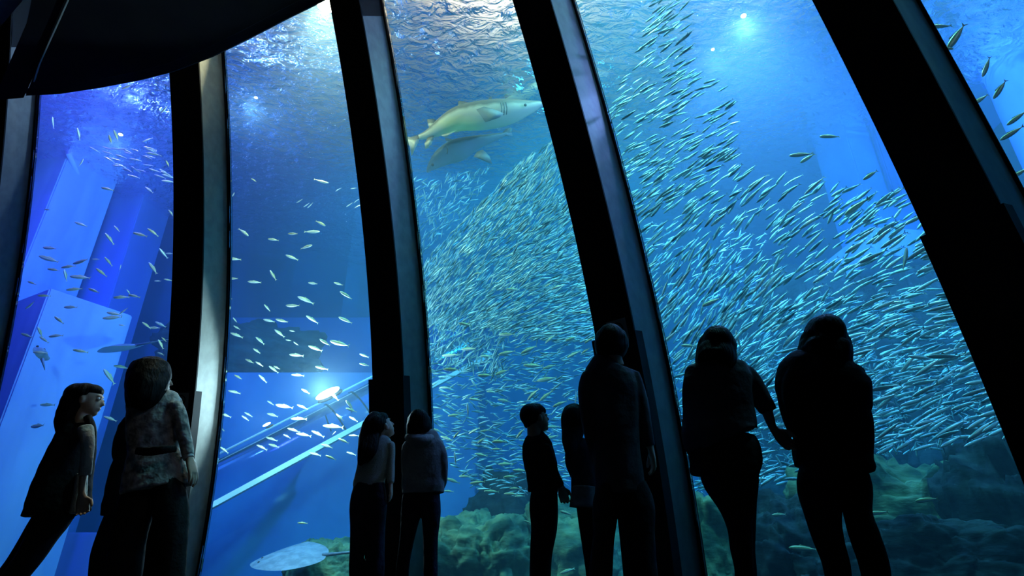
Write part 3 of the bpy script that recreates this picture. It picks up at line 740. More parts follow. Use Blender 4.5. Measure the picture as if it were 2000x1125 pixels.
put_scad(F1, 'scad', 'blue-lit scad', 1, .5, 2.0)
put_scad(F2, 'scad', 'yellowish scad', 2, .5, 1.3)
put_scad(F3, 'scad', 'yellow-green scad', 3, .4, 1.6)
put_scad(F4, 'scad', 'larger stray scad', 4, .35, .9)
put_scad(F5, 'scad', 'olive down-diving scad', 5, .3, .9)
finish_tags()

# ------------------------------------------------------------------ sharks and rays
def shark_skin(name, top, belly, spots=True):
    m, t, N, L, p = nt(name)
    g = N.new('ShaderNodeNewGeometry'); sx = N.new('ShaderNodeSeparateXYZ'); L.new(g.outputs['Normal'], sx.inputs[0])
    tc = N.new('ShaderNodeTexCoord'); n = N.new('ShaderNodeTexNoise'); n.inputs['Scale'].default_value = 7; n.inputs['Detail'].default_value = 6; L.new(tc.outputs['Object'], n.inputs['Vector'])
    ma = N.new('ShaderNodeMath'); ma.operation = 'MULTIPLY_ADD'; L.new(n.outputs['Fac'], ma.inputs[0]); ma.inputs[1].default_value = 0.5; L.new(sx.outputs['Z'], ma.inputs[2])
    r = N.new('ShaderNodeValToRGB'); r.color_ramp.elements[0].position = 0.0; r.color_ramp.elements[1].position = 0.28
    r.color_ramp.elements[0].color = (*belly, 1); r.color_ramp.elements[1].color = (*top, 1)
    L.new(ma.outputs[0], r.inputs[0]); p.inputs['Roughness'].default_value = 0.6
    if spots:
        c0 = atY(905, 241, 6.45); vm = N.new('ShaderNodeVectorMath'); vm.operation = 'SUBTRACT'; L.new(tc.outputs['Object'], vm.inputs[0]); vm.inputs[1].default_value = c0
        v2 = N.new('ShaderNodeVectorMath'); v2.operation = 'MULTIPLY'; v2.inputs[1].default_value = (2.6, 1.2, 6.0); L.new(vm.outputs[0], v2.inputs[0])
        ln = N.new('ShaderNodeVectorMath'); ln.operation = 'LENGTH'; L.new(v2.outputs[0], ln.inputs[0])
        mr = N.new('ShaderNodeMapRange'); mr.inputs['From Min'].default_value = 0.5; mr.inputs['From Max'].default_value = 1.1; mr.inputs['To Min'].default_value = 0.85; mr.inputs['To Max'].default_value = 0.0; L.new(ln.outputs['Value'], mr.inputs['Value'])
        mx = N.new('ShaderNodeMix'); mx.data_type = 'RGBA'; L.new(mr.outputs[0], mx.inputs['Factor']); L.new(r.outputs[0], mx.inputs['A']); mx.inputs['B'].default_value = (0.88, 0.70, 0.22, 1); L.new(mx.outputs['Result'], p.inputs['Base Color'])
    else: L.new(r.outputs[0], p.inputs['Base Color'])
    return m
M['shark'] = shark_skin('sand_shark_skin', (0.17, 0.12, 0.08), (0.60, 0.48, 0.33))
M['shark2'] = shark_skin('grey_shark_skin', (0.05, 0.055, 0.06), (0.20, 0.22, 0.24), False)
M['sharkfin'] = plain('shark_fin_skin', (0.16, 0.15, 0.14), 0.6)
M['gill'] = plain('gill_line', (0.05, 0.05, 0.05), 0.7)
def smooth_chain(pts, n):
    out = []
    P = [pts[0]]+list(pts)+[pts[-1]]
    for k in range(1, len(P)-2):
        for j in range(n):
            t = j/n; a, b, c, d = (np.array(P[k-1], float), np.array(P[k], float), np.array(P[k+1], float), np.array(P[k+2], float))
            out.append(0.5*((2*b)+(c-a)*t+(2*a-5*b+4*c-d)*t*t+(3*b-a-3*c+d)*t**3))
    out.append(np.array(pts[-1], float)); return out
def loft_px(name, pts, Y, flat, m, seg=20, n=4):
    ch = smooth_chain([(p[0], p[1], p[2], p[3] if len(p) > 3 else 0) for p in pts], n)
    C3 = [atY(c[0], c[1], Y+c[3]) for c in ch]; rows = []
    for k, q in enumerate(C3):
        d = (C3[min(k+1, len(C3)-1)]-C3[max(k-1, 0)]).normalized(); v = (q-Vector((0, 0, CAMZ))).normalized()
        s = d.cross(v).normalized(); w2 = s.cross(d).normalized(); r = max(ch[k][2], .5)*depth_of(q)/FPX
        rows.append([q+s*(r*math.cos(2*math.pi*j/seg))+w2*(r*flat*math.sin(2*math.pi*j/seg)) for j in range(seg)])
    return link(name, grid_mesh(name, rows, closed=True, caps=True), m)
def fin_px(name, outline, Y, m, th=0.022, lean=0.0):
    """a fin with a thick root and thin edge, outline in order, first two points are the root"""
    P = [atY(x, y, Y+lean*k) for k, (x, y) in enumerate(outline)]
    c = sum(P, Vector())/len(P); v = (c-Vector((0, 0, CAMZ))).normalized(); n = len(P)
    a = c-v*th; b = c+v*th
    rt = (P[0]+P[1])/2
    V = P+[c.lerp(rt, .4)-v*th, c.lerp(rt, .4)+v*th]
    F = [(k, (k+1) % n, n) for k in range(n)]+[((k+1) % n, k, n+1) for k in range(n)]
    return link(name, mesh(name, V, F, True), m)
def shark(label, Y, spine, fins, m, gills, eye, flat=.75, group=None):
    p0 = atY(spine[0][0], spine[0][1], Y)
    r = empty('shark', p0, label, 'shark')
    keep(loft_px('body', spine, Y, flat, M[m]), r)
    for nm, out, dy in fins:
        keep(fin_px(nm, out, Y+dy, M['sharkfin'] if nm == 'pectoral_fin' else M[m]), r)
    for x, y, h in gills:
        a = atY(x, y-h, Y-.17); b = atY(x+2, y, Y-.21); c = atY(x+1, y+h, Y-.17)
        G_ = smooth_chain([tuple(a), tuple(b), tuple(c)], 3); rw = [[Vector(q)+Vector((.008*math.cos(2*math.pi*u/6), .004, .008*math.sin(2*math.pi*u/6))) for u in range(6)] for q in G_]; keep(link('gill_slit', grid_mesh('gill_slit', rw, closed=True, caps=True), M['gill']), r)
    if eye:
        e = link('eye', eye_ball('eye', .022, M['gill'])); e.data.name = 'eye'; e.location = atY(eye[0], eye[1], Y+eye[2]); keep(e, r)
    return r
shark('large pale sand-coloured shark with yellow flank, near the surface in the third pane', 6.6,
      [(818, 268, 5), (832, 264, 8), (847, 257, 12), (868, 245, 18), (897, 232, 24), (937, 226, 28), (975, 221, 27), (1005, 216, 22), (1035, 209, 13), (1052, 204, 7), (1062, 202, 2)],
      [('caudal_fin', [(824, 262), (820, 272), (812, 288), (804, 305), (800, 285), (784, 277), (778, 262), (800, 268)], 0), ('dorsal_fin', [(900, 212), (922, 203), (908, 198), (895, 197), (894, 212)], 0.02), ('dorsal_fin', [(838, 250), (854, 238), (848, 232), (834, 233), (836, 244)], .02),
       ('dorsal_fin', [(948, 200), (964, 199), (959, 187)], .1), ('pectoral_fin', [(985, 222), (975, 230), (948, 239), (941, 228), (930, 214), (945, 208), (965, 213)], -.25), ('pelvic_fin', [(875, 260), (893, 254), (872, 268), (861, 264)], -.1), ('anal_fin', [(836, 268), (848, 264), (843, 282), (831, 292), (829, 280)], 0)],
      'shark', [(978, 212, 12), (983, 212, 12), (988, 211, 12)], (1026, 205, -.12))
shark('darker grey shark facing left beneath the pale shark, third pane', 7.0,
      [(834, 336, 2), (842, 326, 8), (856, 313, 15), (874, 301, 20), (897, 292, 22), (925, 280, 15), (955, 271, 9), (980, 264, 5), (990, 261, 4)],
      [('caudal_fin', [(978, 262), (982, 266), (1001, 266), (999, 249), (988, 252)], 0), ('dorsal_fin', [(878, 284), (897, 279), (884, 272), (868, 269), (873, 278)], 0), ('pectoral_fin', [(925, 306), (935, 310), (962, 321), (956, 305), (943, 292), (932, 296)], -.2)],
      'shark2', [(872, 292, 8)], (845, 322, -.1))
shark('pale shark half hidden behind the third rib, above the nose of the large pale shark', 6.9,
      [(984, 196, 2), (1002, 191, 7), (1028, 184, 12), (1052, 174, 20), (1090, 162, 24), (1140, 152, 20), (1175, 146, 9), (1190, 143, 2)],
      [('dorsal_fin', [(994, 190), (1010, 186), (1013, 168), (1003, 178)], 0), ('pectoral_fin', [(1065, 180), (1085, 180), (1070, 205), (1060, 200)], -.1)], 'shark', [], None)
M['ray'] = plain('ray_belly', (0.48, 0.56, 0.60), 0.6)
M['raytop'] = plain('ray_back', (0.12, 0.16, 0.20), 0.7, 0, 12, (0.2, 0.25, 0.3))
def ray_fish(label, px, py, Y, span, length, yaw, pitch, roll):
    p = atY(px, py, Y); r = empty('ray', p, label, 'ray'); r.rotation_euler = (pitch, roll, yaw)
    def sheet(up):
        rows = []
        for a in range(21):
            u = -1+2*a/20; c = (1-u*u)**0.8; x = u*span/2; mid = 0.12*abs(u)*length; row = []
            for b in range(13):
                v = -1+2*b/12; y = mid*-1+v*c*length/2
                z = (0.07 if up else -0.035)*(1-u*u)*(1-v*v)*c+0.10*abs(u)**2*span*.5; row.append(Vector((x, y, z)))
            rows.append(row)
        return rows
    link('back', grid_mesh('back', sheet(True)), M['raytop'], r); link('belly', grid_mesh('belly', sheet(False)), M['ray'], r)
    n = 8
    rows = [[Vector((math.cos(2*math.pi*k/6)*q, -length*.45-t*length*.9, math.sin(2*math.pi*k/6)*q+.01)) for k in range(6)] for t, q in ((0, .022), (.5, .012), (1, .003))]
    link('tail', grid_mesh('tail', rows, closed=True, caps=True), M['raytop'], r)
    for s in (-1, 1):
        e = link('eye', eye_ball('eye', .015, M['gill']), None, r); e.location = (s*.06, length*.36, .026)
ray_fish('white-bellied ray gliding near the bottom of the second pane', 563, 1093, 7.6, 0.85, 0.88, math.radians(94), math.radians(-6), math.radians(-22))
ray_fish('pale-edged ray in the leftmost wide pane, above the leaning girl', 232, 682, 8.0, 0.60, 0.62, math.radians(80), math.radians(-6), math.radians(-20))
ray_fish('small dark ray against the pale wall at the left edge of the picture', 78, 690, 7.3, 0.32, 0.20, math.radians(90), math.radians(60), math.radians(0))
# ------------------------------------------------------------------ people
M['skin'] = plain('skin', (0.50, 0.32, 0.22), 0.6, 0, 30, (0.46, 0.29, 0.20))
M['hair'] = plain('black_hair', (0.008, 0.006, 0.006), 0.6, 0, 60, (0.014, 0.011, 0.010), 0.3, stretch=(1, 1, .05), spec=0.08)
M['black_cloth'] = plain('black_cloth', (0.012, 0.012, 0.014), 0.9, 0, 14, (0.018, 0.018, 0.02), 0.3, spec=0.15)
M['navy_cloth'] = plain('dark_shirt_cloth', (0.045, 0.048, 0.06), 0.85, 0, 7, (0.065, 0.068, 0.08), 0.5, spec=0.2)
M['floral'] = plain('patterned_blouse_cloth', (0.20, 0.20, 0.20), 0.85, 0, 24, (0.52, 0.50, 0.46), 0.3, detail=2, spec=0.2)
M['grey_knit'] = plain('grey_knit', (0.30, 0.32, 0.30), 0.9, 0, 80, (0.40, 0.42, 0.40), 0.4, stretch=(1, 1, 5), spec=0.15)
M['hoodie'] = plain('grey_hoodie_cloth', (0.24, 0.24, 0.25), 0.9, 0, 10, (0.31, 0.31, 0.32), 0.4, spec=0.15)
M['sleeve'] = plain('light_sleeve_cloth', (0.30, 0.30, 0.29), 0.85, 0, 16, (0.42, 0.42, 0.40), 0.4, spec=0.2)
M['denim'] = plain('dark_denim', (0.015, 0.018, 0.028), 0.9, 0, 20, (0.022, 0.026, 0.038), 0.4, spec=0.15)
M['skirt'] = plain('pale_pleated_skirt', (0.22, 0.21, 0.20), 0.85, 0, 12, (0.30, 0.29, 0.28), 0.3, spec=0.2)
M['shoe'] = plain('dark_shoe', (0.015, 0.014, 0.014), 0.6)
M['cuff'] = plain('white_cuff', (0.6, 0.6, 0.58), 0.7)
M['eye_white'] = plain('eye_white', (0.7, 0.7, 0.68), 0.3); M['iris'] = plain('dark_iris', (0.02, 0.012, 0.008), 0.2)

class Lofts:
    """closed overlapping lofts that become one continuous skin"""
    def __init__(s): s.V = []; s.F = []
    def rings(s, rows):
        n = len(rows[0]); o = len(s.V)
        for r in rows: s.V.extend(r)
        for a in range(len(rows)-1):
            for b in range(n):
                c = (b+1) % n; s.F.append((o+a*n+b, o+a*n+c, o+(a+1)*n+c, o+(a+1)*n+b))
        s.F.append(tuple(o+k for k in range(n-1, -1, -1))); s.F.append(tuple(o+(len(rows)-1)*n+k for k in range(n)))
    def tube(s, pts, rad, flat=1.0, view=None, seg=18, fold=0.0, ph=0.0):
        """pts world points, rad radii; the radius across the line of sight is rad, along it rad*flat"""
        rows = []; N_ = len(pts)
        for k, q in enumerate(pts):
            d = (pts[min(k+1, N_-1)]-pts[max(k-1, 0)]).normalized()
            v = view if view is not None else Vector((q.x, q.y, q.z-CAMZ)).normalized()
            a = d.cross(v)
            a = a.normalized() if a.length > 1e-3 else d.orthogonal().normalized()
            b = a.cross(d).normalized(); r = rad[k]
            row = []
            for j in range(seg):
                t = 2*math.pi*j/seg
                f = 1+fold*(math.sin(5*t+ph+k*.35)+.6*math.sin(9*t-ph*2+k*.5)+.5*math.sin(k*1.1+ph+2*t))
                row.append(q+a*(r*f*math.cos(t))+b*(r*flat*f*math.sin(t)))
            rows.append(row)
        s.rings(rows)
    def px(s, pts, Y, flat=1.0, n=4, seg=20, shrink=1.0, fold=0.0, ph=0.0):
        ch = smooth_chain([(p[0], p[1], p[2], p[3] if len(p) > 3 else 0) for p in pts], n)
        P = [atY(c[0], c[1], Y+c[3]) for c in ch]
        R = [max(c[2], .8)*shrink*depth_of(q)/FPX for c, q in zip(ch, P)]
        s.tube(P, R, flat, seg=seg, fold=fold, ph=ph)
    def ball(s, c, rx, ry, rz, f=None, seg=16):
        """ellipsoid: rx sideways, ry along the facing direction f, rz upright"""
        f = f or Vector((0, 1, 0)); u = Vector((0, 0, 1)); u = (u-f*u.dot(f)).normalized(); a = f.cross(u)
        rows = []
        for k in range(1, 12):
            t = math.pi*k/12
            rows.append([c+u*(rz*math.cos(t))+a*(rx*math.sin(t)*math.cos(2*math.pi*j/seg))+f*(ry*math.sin(t)*math.sin(2*math.pi*j/seg)) for j in range(seg)])
        s.rings(rows)
    def head(s, c, f, k=1.0, ears=True):
        """c centre of the skull, f facing"""
        f = f.normalized(); u = Vector((0, 0, 1)); u = (u-f*u.dot(f)).normalized(); a = f.cross(u)
        s.ball(c+u*.02*k-f*.012*k, .074*k, .092*k, .094*k, f); s.ball(c-u*.035*k+f*.022*k, .058*k, .068*k, .078*k, f)
        s.ball(c-u*.088*k+f*.058*k, .024*k, .024*k, .022*k, f)                       # chin
        s.tube([c+u*.012*k+f*.078*k, c-u*.012*k+f*.096*k, c-u*.028*k+f*.104*k, c-u*.036*k+f*.084*k], [.007*k, .010*k, .013*k, .008*k], 1.0, view=f, seg=10)   # nose
        s.ball(c-u*.056*k+f*.083*k, .022*k, .011*k, .007*k, f); s.ball(c-u*.067*k+f*.080*k, .020*k, .011*k, .007*k, f)   # lips
        s.ball(c+u*.028*k+f*.074*k, .045*k, .014*k, .010*k, f)                      # brow
        if ears:
            for e in (-1, 1): s.ball(c+a*e*.075*k-u*.012*k-f*.008*k, .010*k, .018*k, .030*k, f)
    def hand(s, W, d, across, k=1.0, curl=(.25, .3, .35, .4), thumb=1, tcurl=0.2):
        """W wrist, d towards the fingers, across from little finger to forefinger"""
        d = d.normalized(); across = (across-d*across.dot(d)).normalized(); nrm = d.cross(across)
        pl = .088*k
        rows = []
        for t, hw, th in ((-.15, .024, .019), (.1, .028, .019), (.45, .038, .016), (.8, .042, .014), (1.02, .040, .011)):
            c = W+d*pl*t; rows.append([c+across*(hw*k*math.cos(2*math.pi*j/16))+nrm*(th*k*math.sin(2*math.pi*j/16)) for j in range(16)])
        s.rings(rows)
        ln = (.060, .074, .080, .072)
        for q in range(4):
            base = W+d*pl*.92+across*(-.030+.020*q)*k; dd = d+across*(-.10+.07*q); dd.normalize(); p = base; pts = [p]; ang = 0
            for j, fr in enumerate((.46, .30, .24)):
                ang += curl[q]*(1.0 if j else .7)
                v = dd*math.cos(ang)+nrm*thumb*math.sin(ang); p = p+v*ln[q]*k*fr; pts.append(p)
            s.tube(pts, [.0098*k, .0092*k, .0082*k, .0062*k], 1.0, view=across, seg=10)
        b = W+d*pl*.30+across*.026*k; v = (d*.7+across*.7+nrm*thumb*.3).normalized(); p1 = b+v*.036*k
        v2 = (d*.9+across*(.35-tcurl)+nrm*thumb*.35).normalized(); p2 = p1+v2*.030*k; p3 = p2+(v2-across*tcurl).normalized()*.024*k
        s.tube([b-v*.01*k, b, p1, p2, p3], [.013*k, .0145*k, .012*k, .0105*k, .0075*k], 1.0, view=nrm, seg=10)
    def shoe(s, P, toe, k=1.0):
        toe = toe.normalized(); a = Vector((-toe.y, toe.x, 0)); rows = []
        for t, w_, h in ((-.075, .022, .035), (-.06, .033, .055), (0, .037, .060), (.07, .043, .042), (.13, .045, .030), (.175, .032, .022), (.19, .015, .012)):
            c = Vector((P.x, P.y, 0.006))+toe*t*k
            rows.append([c+a*(w_*k*math.cos(2*math.pi*j/14))+Vector((0, 0, h*k*(1+math.sin(2*math.pi*j/14)))) for j in range(14)])
        s.rings(rows)
    def build(s, name, m, parent, vox=0.007, smooth=2):
        me = mesh(name, s.V, s.F); o = bpy.data.objects.new(name, me); C.objects.link(o)
        bm = bmesh.new(); bm.from_mesh(me); bmesh.ops.recalc_face_normals(bm, faces=bm.faces[:]); bm.to_mesh(me); bm.free()
        r = o.modifiers.new('r', 'REMESH'); r.mode = 'VOXEL'; r.voxel_size = vox; r.use_smooth_shade = True
        q = o.modifiers.new('s', 'SMOOTH'); q.iterations = smooth; q.factor = 0.5
        dg = bpy.context.evaluated_depsgraph_get(); new = bpy.data.meshes.new_from_object(o.evaluated_get(dg)); new.name = name
        o.modifiers.clear(); o.data = new; bpy.data.meshes.remove(me)
        new.materials.clear(); new.materials.append(m)
        new.polygons.foreach_set('use_smooth', [True]*len(new.polygons))
        if parent is not None: keep(o, parent)
        return o
def ed(lst): return [((b+c)/2, a, (c-b)/2) for a, b, c in lst]
def floor_py(Y): return 562.5+FPX*math.tan(PITCH+math.atan(CAMZ/Y))
def wr(px, py, Y): return atY(px, py, Y)
def person(Y, label, head_px, face, hk, top, legs, hair, top_m, leg_m, arms=(), neck=None, hands=(), foot_x=(), tflat=.62, extra=None, skirt=None, top_name='shirt', hair_flat=1.0, ears=True, hair_dy=-.015, shoe_dir=(0, 1, 0), bare_arms=(), sleeve_m=None, fold=.018, leg_name='trousers', hair_fold=.03, eyes=False, vox=.007):
    fy = floor_py(Y)
    arms = [[(c_[0][0], c_[0][1]-c_[0][2]*.42, c_[0][2]*.45)+tuple(c_[0][3:]), (c_[0][0], c_[0][1]+2, c_[0][2]*.92)+tuple(c_[0][3:])]+list(c_[1:]) for c_ in arms]
    base = atY(top[len(top)//2][0] if len(top[0]) == 3 and top[0][2] < 120 else 1000, fy, Y); base.z = 0
    r = empty('person', base, label, 'person')
    B = Lofts()
    hc = wr(head_px[0], head_px[1], Y); B.head(hc, Vector(face), hk, ears)
    n0 = top[0]; f = Vector(face).normalized()
    nk = atY(n0[0], n0[1]+10, Y)
    B.tube([hc-Vector((0, 0, .03*hk))-f*.02, (hc+nk)/2-f*.02, nk], [.05*hk, .048*hk, .06*hk], 1.0, view=Vector((0, 1, 0)))
    B.px([(x, y, rr*.86) for x, y, rr in top], Y, tflat*.86)
    LG = []
    for ch, fx in zip(legs, foot_x):
        ank = (fx, fy-.085*FPX/Y*.9, max(ch[-1][2]*.62, 12)); ch = [(ch[0][0]+(1 if len(LG) == 0 else -1)*ch[0][2]*.12, ch[0][1], ch[0][2]*.80)+tuple(ch[0][3:])]+list(ch[1:]); full = list(ch)+[((ch[-1][0]+fx)/2, (ch[-1][1]+ank[1])/2, ch[-1][2]*.85), ank]
        LG.append(full); B.px(full, Y, .95, shrink=.80)
    for ch in arms: B.px(ch, Y, 1.0, shrink=.78, n=3)
    for ch in bare_arms: B.px(ch, Y, 1.0, n=4)
    for h in hands:
        W = atY(h['w'][0], h['w'][1], Y+h.get('dy', 0)); T = atY(h['t'][0], h['t'][1], Y+h.get('dt', h.get('dy', 0)))
        B.hand(W, T-W, Vector(h['ac']), h.get('k', 1.0), h.get('curl', (.25, .3, .35, .4)), h.get('th', 1), h.get('tc', .2))
    B.build('body', M['skin'], r, vox if not hands else .0055)
    Tp = Lofts(); Tp.px(top, Y, tflat, fold=fold, ph=head_px[0], n=5, seg=48)
    for ch in arms: Tp.px(ch, Y, 1.0, n=4, fold=fold*1.3, ph=ch[0][0], seg=24)
    Tp.build(top_name, M[top_m], r, .008)
    if skirt:
        Sk = Lofts(); Sk.px(skirt[0], Y, skirt[3] if len(skirt) > 3 else tflat, fold=.03, n=4, seg=64, shrink=1.01); Sk.build(skirt[1], M[skirt[2]], r, .008)
    Tr = Lofts()
    for ch in LG: Tr.px(ch, Y, .95, fold=fold*.9, ph=ch[0][0], n=4, seg=24)
    Tr.build(leg_name, M[leg_m], r, .009)
    Hr = Lofts()
    for hch in (hair if isinstance(hair[0][0], (list, tuple)) else [hair]):
        Hr.px([(p[0], p[1], p[2], (p[3] if len(p) > 3 else 0)+hair_dy) for p in hch], Y, hair_flat, fold=hair_fold, ph=head_px[0], n=5, seg=40)
    u_ = Vector((0, 0, 1)); u_ = (u_-f*u_.dot(f)).normalized()
    Hr.ball(hc+u_*.034*hk-f*.034*hk, .083*hk, .093*hk, .090*hk, f, seg=40); Hr.ball(hc+u_*.062*hk+f*.012*hk, .070*hk, .070*hk, .052*hk, f, seg=40)
    Hr.build('hair', M['hair'], r, .006, 9)
    for ch in LG:
        Sh = Lofts(); a = ch[-1]; Sh.shoe(atY(a[0], a[1], Y), Vector(shoe_dir), 1.0 if Y < 4 else .92); Sh.build('shoe', M['shoe'], r, .008)
    if eyes:
        u = Vector((0, 0, 1)); u = (u-f*u.dot(f)).normalized(); a = f.cross(u)
        for e in (-1, 1):
            c = hc+a*e*.030*hk+u*.004*hk+f*.076*hk
            o = keep(link('eye', eye_ball('eye', .013*hk, M['eye_white']), None), r); o.location = c
            o2 = link('iris', eye_ball('iris', .0075*hk, M['iris']), None, o); o2.location = f*.0075*hk
    if extra: extra(r, Y)
    return r

def hood(r, Y):
    H = Lofts(); H.px([(794, 852, 5, -.02), (803, 857, 10, -.07), (819, 862, 13, -.10), (836, 858, 10, -.07), (846, 853, 5, -.02)], Y, 1.0, fold=.04)
    H.build('hood', M['hoodie'], r, .008)
# large person in a dark coat, right
person(3.0, 'person with wavy shoulder-length hair in a bulky dark jacket, right of the outstretched hand', (1611, 662), (0, 1, .25), 1.08,
    ed([(692, 1590, 1632), (700, 1568, 1658), (709, 1546, 1676), (725, 1530, 1686), (747, 1522, 1690), (775, 1525, 1692), (806, 1532, 1690), (830, 1546, 1696), (858, 1556, 1696), (890, 1555, 1696), (905, 1556, 1698), (917, 1559, 1697)]),
    [[(1605, 900, 46), (1602, 950, 42), (1608, 1010, 33), (1618, 1055, 28), (1634, 1107, 25)], [(1655, 900, 42), (1666, 950, 34), (1675, 1002, 26), (1688, 1045, 28), (1708, 1107, 27)]],
    [[(1611, 618, 6), (1611, 626, 24), (1611, 640, 34), (1611, 660, 42), (1611, 680, 47), (1613, 694, 48, -.03), (1612, 706, 36, -.06)], [(1650, 660, 10), (1657, 680, 9), (1661, 692, 5), (1663, 697, 2)]],
    'black_cloth', 'black_cloth', arms=[[(1557, 724, 24), (1549, 760, 21), (1551, 800, 16), (1568, 838, 14, .12), (1590, 852, 15, .26)], [(1664, 722, 24), (1672, 760, 21), (1676, 800, 18), (1668, 840, 17, .12), (1640, 852, 15, .26)]],
    foot_x=(1652, 1728), hands=[dict(w=(1596, 853), t=(1612, 856), dy=.28, ac=(0, 0, 1), curl=(.5, .5, .5, .5)), dict(w=(1636, 853), t=(1620, 858), dy=.30, ac=(0, 0, 1), curl=(.5, .5, .5, .5), th=-1)], top_name='jacket', hair_flat=.85, fold=.012)
# woman reaching out her right hand
person(3.05, 'woman with bobbed hair and loose dark shirt reaching her right hand out sideways', (1400, 680), (.1, 1, .25), 1.0,
    ed([(698, 1384, 1424), (706, 1362, 1442), (716, 1350, 1456), (733, 1341, 1464), (771, 1336, 1466), (812, 1335, 1470), (848, 1334, 1476), (862, 1342, 1480)]),
    [[(1405, 890, 48), (1412, 931, 42), (1434, 985, 32), (1444, 1030, 24), (1448, 1075, 21), (1454, 1120, 18)], [(1440, 890, 40), (1444, 931, 36), (1450, 985, 27), (1454, 1030, 21, .1), (1456, 1075, 18, .1), (1462, 1120, 16, .1)]],
    [[(1398, 643, 5), (1400, 649, 20), (1401, 660, 30), (1401, 675, 36), (1400, 690, 38), (1398, 702, 39, -.03), (1394, 712, 33, -.06)]],
    'navy_cloth', 'black_cloth', arms=[[(1446, 722, 22), (1466, 745, 21), (1482, 772, 20), (1495, 793, 18), (1501, 804, 16)], [(1358, 722, 20), (1350, 770, 17), (1352, 815, 15, .12), (1372, 850, 13, .22)]],
    bare_arms=[[(1496, 797, 11), (1503, 818, 9.5), (1508, 832, 8), (1513, 840, 7)]], hands=[dict(w=(1513, 840), t=(1530, 858), ac=(.55, .1, .8), curl=(.7, .45, .3, .15), th=1, tc=.3, k=.95), dict(w=(1376, 853), t=(1385, 862), dy=.25, ac=(0, 0, 1), k=.9)],
    foot_x=(1448, 1466), skirt=(ed([(850, 1354, 1468), (880, 1349, 1480), (905, 1351, 1480), (922, 1352, 1479), (930, 1354, 1478)]), 'tunic_hem', 'black_cloth', .6))
# tall man
person(3.5, 'tall man in a dark shirt standing with arms down against the third rib', (1196, 672), (.3, 1, .15), 1.02,
    ed([(704, 1178, 1222), (712, 1158, 1230), (722, 1146, 1238), (741, 1139, 1243), (776, 1142, 1245), (830, 1148, 1248), (880, 1156, 1250), (930, 1161, 1256), (965, 1163, 1262)]),
    [[(1196, 945, 34), (1184, 985, 27), (1180, 1042, 21), (1176, 1085, 22), (1173, 1125, 23)], [(1238, 945, 34), (1246, 985, 32), (1250, 1042, 29), (1254, 1090, 27), (1258, 1125, 26)]],
    [[(1196, 642, 8), (1196, 647, 23), (1195, 656, 31), (1194, 670, 33), (1194, 686, 31), (1195, 698, 24)]],
    'navy_cloth', 'black_cloth', arms=[[(1152, 730, 16), (1143, 761, 14), (1146, 806, 13), (1153, 851, 12), (1164, 890, 11, .06), (1170, 915, 10, .1)], [(1234, 730, 17), (1248, 770, 15), (1257, 815, 14), (1265, 855, 12), (1270, 872, 10)]],
    hands=[dict(w=(1271, 876), t=(1277, 905), ac=(0, 1, .1), k=1.0, th=-1), dict(w=(1172, 920), t=(1176, 945), dy=.1, ac=(0, 1, 0), k=1.0)],
    foot_x=(1166, 1262), hair_flat=1.0)
# boy
person(4.3, 'boy in dark clothes with short hair looking up to the right, hand at his side', (1047, 817), (.86, .45, .3), .96,
    ed([(842, 1034, 1056), (848, 1029, 1064), (856, 1024, 1071), (868, 1020, 1078), (885, 1020, 1083), (905, 1023, 1088), (925, 1027, 1089), (948, 1031, 1090), (962, 1031, 1090)]),
    [[(1060, 950, 30), (1062, 985, 28), (1062, 1030, 25), (1057, 1080, 22), (1055, 1125, 21)], [(1064, 950, 26, .1), (1066, 985, 24, .12), (1066, 1030, 22, .14), (1060, 1080, 19, .14), (1057, 1125, 18, .14)]],
    [[(1044, 791, 4), (1044, 795, 15), (1043, 803, 21), (1040, 815, 20), (1038, 827, 17), (1036, 837, 12)], [(1055, 800, 10), (1062, 803, 6), (1064, 808, 2)]],
    'black_cloth', 'black_cloth', arms=[[(1066, 872, 12, -.05), (1074, 900, 11, -.07), (1083, 928, 10, -.05), (1094, 948, 9, 0)], [(1040, 870, 12, .14), (1044, 905, 10, .16), (1058, 935, 9, .2)]],
    hands=[dict(w=(1096, 950), t=(1100, 966), ac=(1, .1, .25), k=.88, curl=(.5, .5, .5, .5))],
    foot_x=(1055, 1060), hair_flat=.95, shoe_dir=(.8, .6, 0), hair_dy=0, eyes=True)
# girl with the pleated skirt
person(4.15, 'girl with long hair and pale pleated skirt, partly behind the tall man', (1124, 822), (.4, .85, .2), .92,
    ed([(862, 1112, 1140), (868, 1106, 1152), (880, 1104, 1160), (900, 1110, 1164), (921, 1115, 1166), (945, 1115, 1166), (962, 1116, 1166)]),
    [[(1136, 975, 18), (1141, 1010, 13), (1146, 1062, 10), (1151, 1120, 7)], [(1156, 975, 17), (1162, 1010, 12), (1164, 1062, 10), (1164, 1120, 8)]],
    [[(1121, 788, 4), (1121, 794, 15), (1120, 806, 22), (1120, 822, 24), (1119, 840, 22), (1116, 860, 19, -.04), (1114, 880, 12, -.09), (1112, 898, 4, -.10)]],
    'navy_cloth', 'black_cloth', arms=[[(1112, 880, 9), (1112, 905, 8), (1122, 930, 8, .1)], [(1158, 882, 9), (1162, 910, 9), (1164, 940, 8, .05)]],
    foot_x=(1154, 1166), skirt=(ed([(950, 1116, 1167), (965, 1115, 1168), (980, 1114, 1170), (992, 1113, 1171)]), 'skirt', 'skirt', .8), leg_name='leggings')
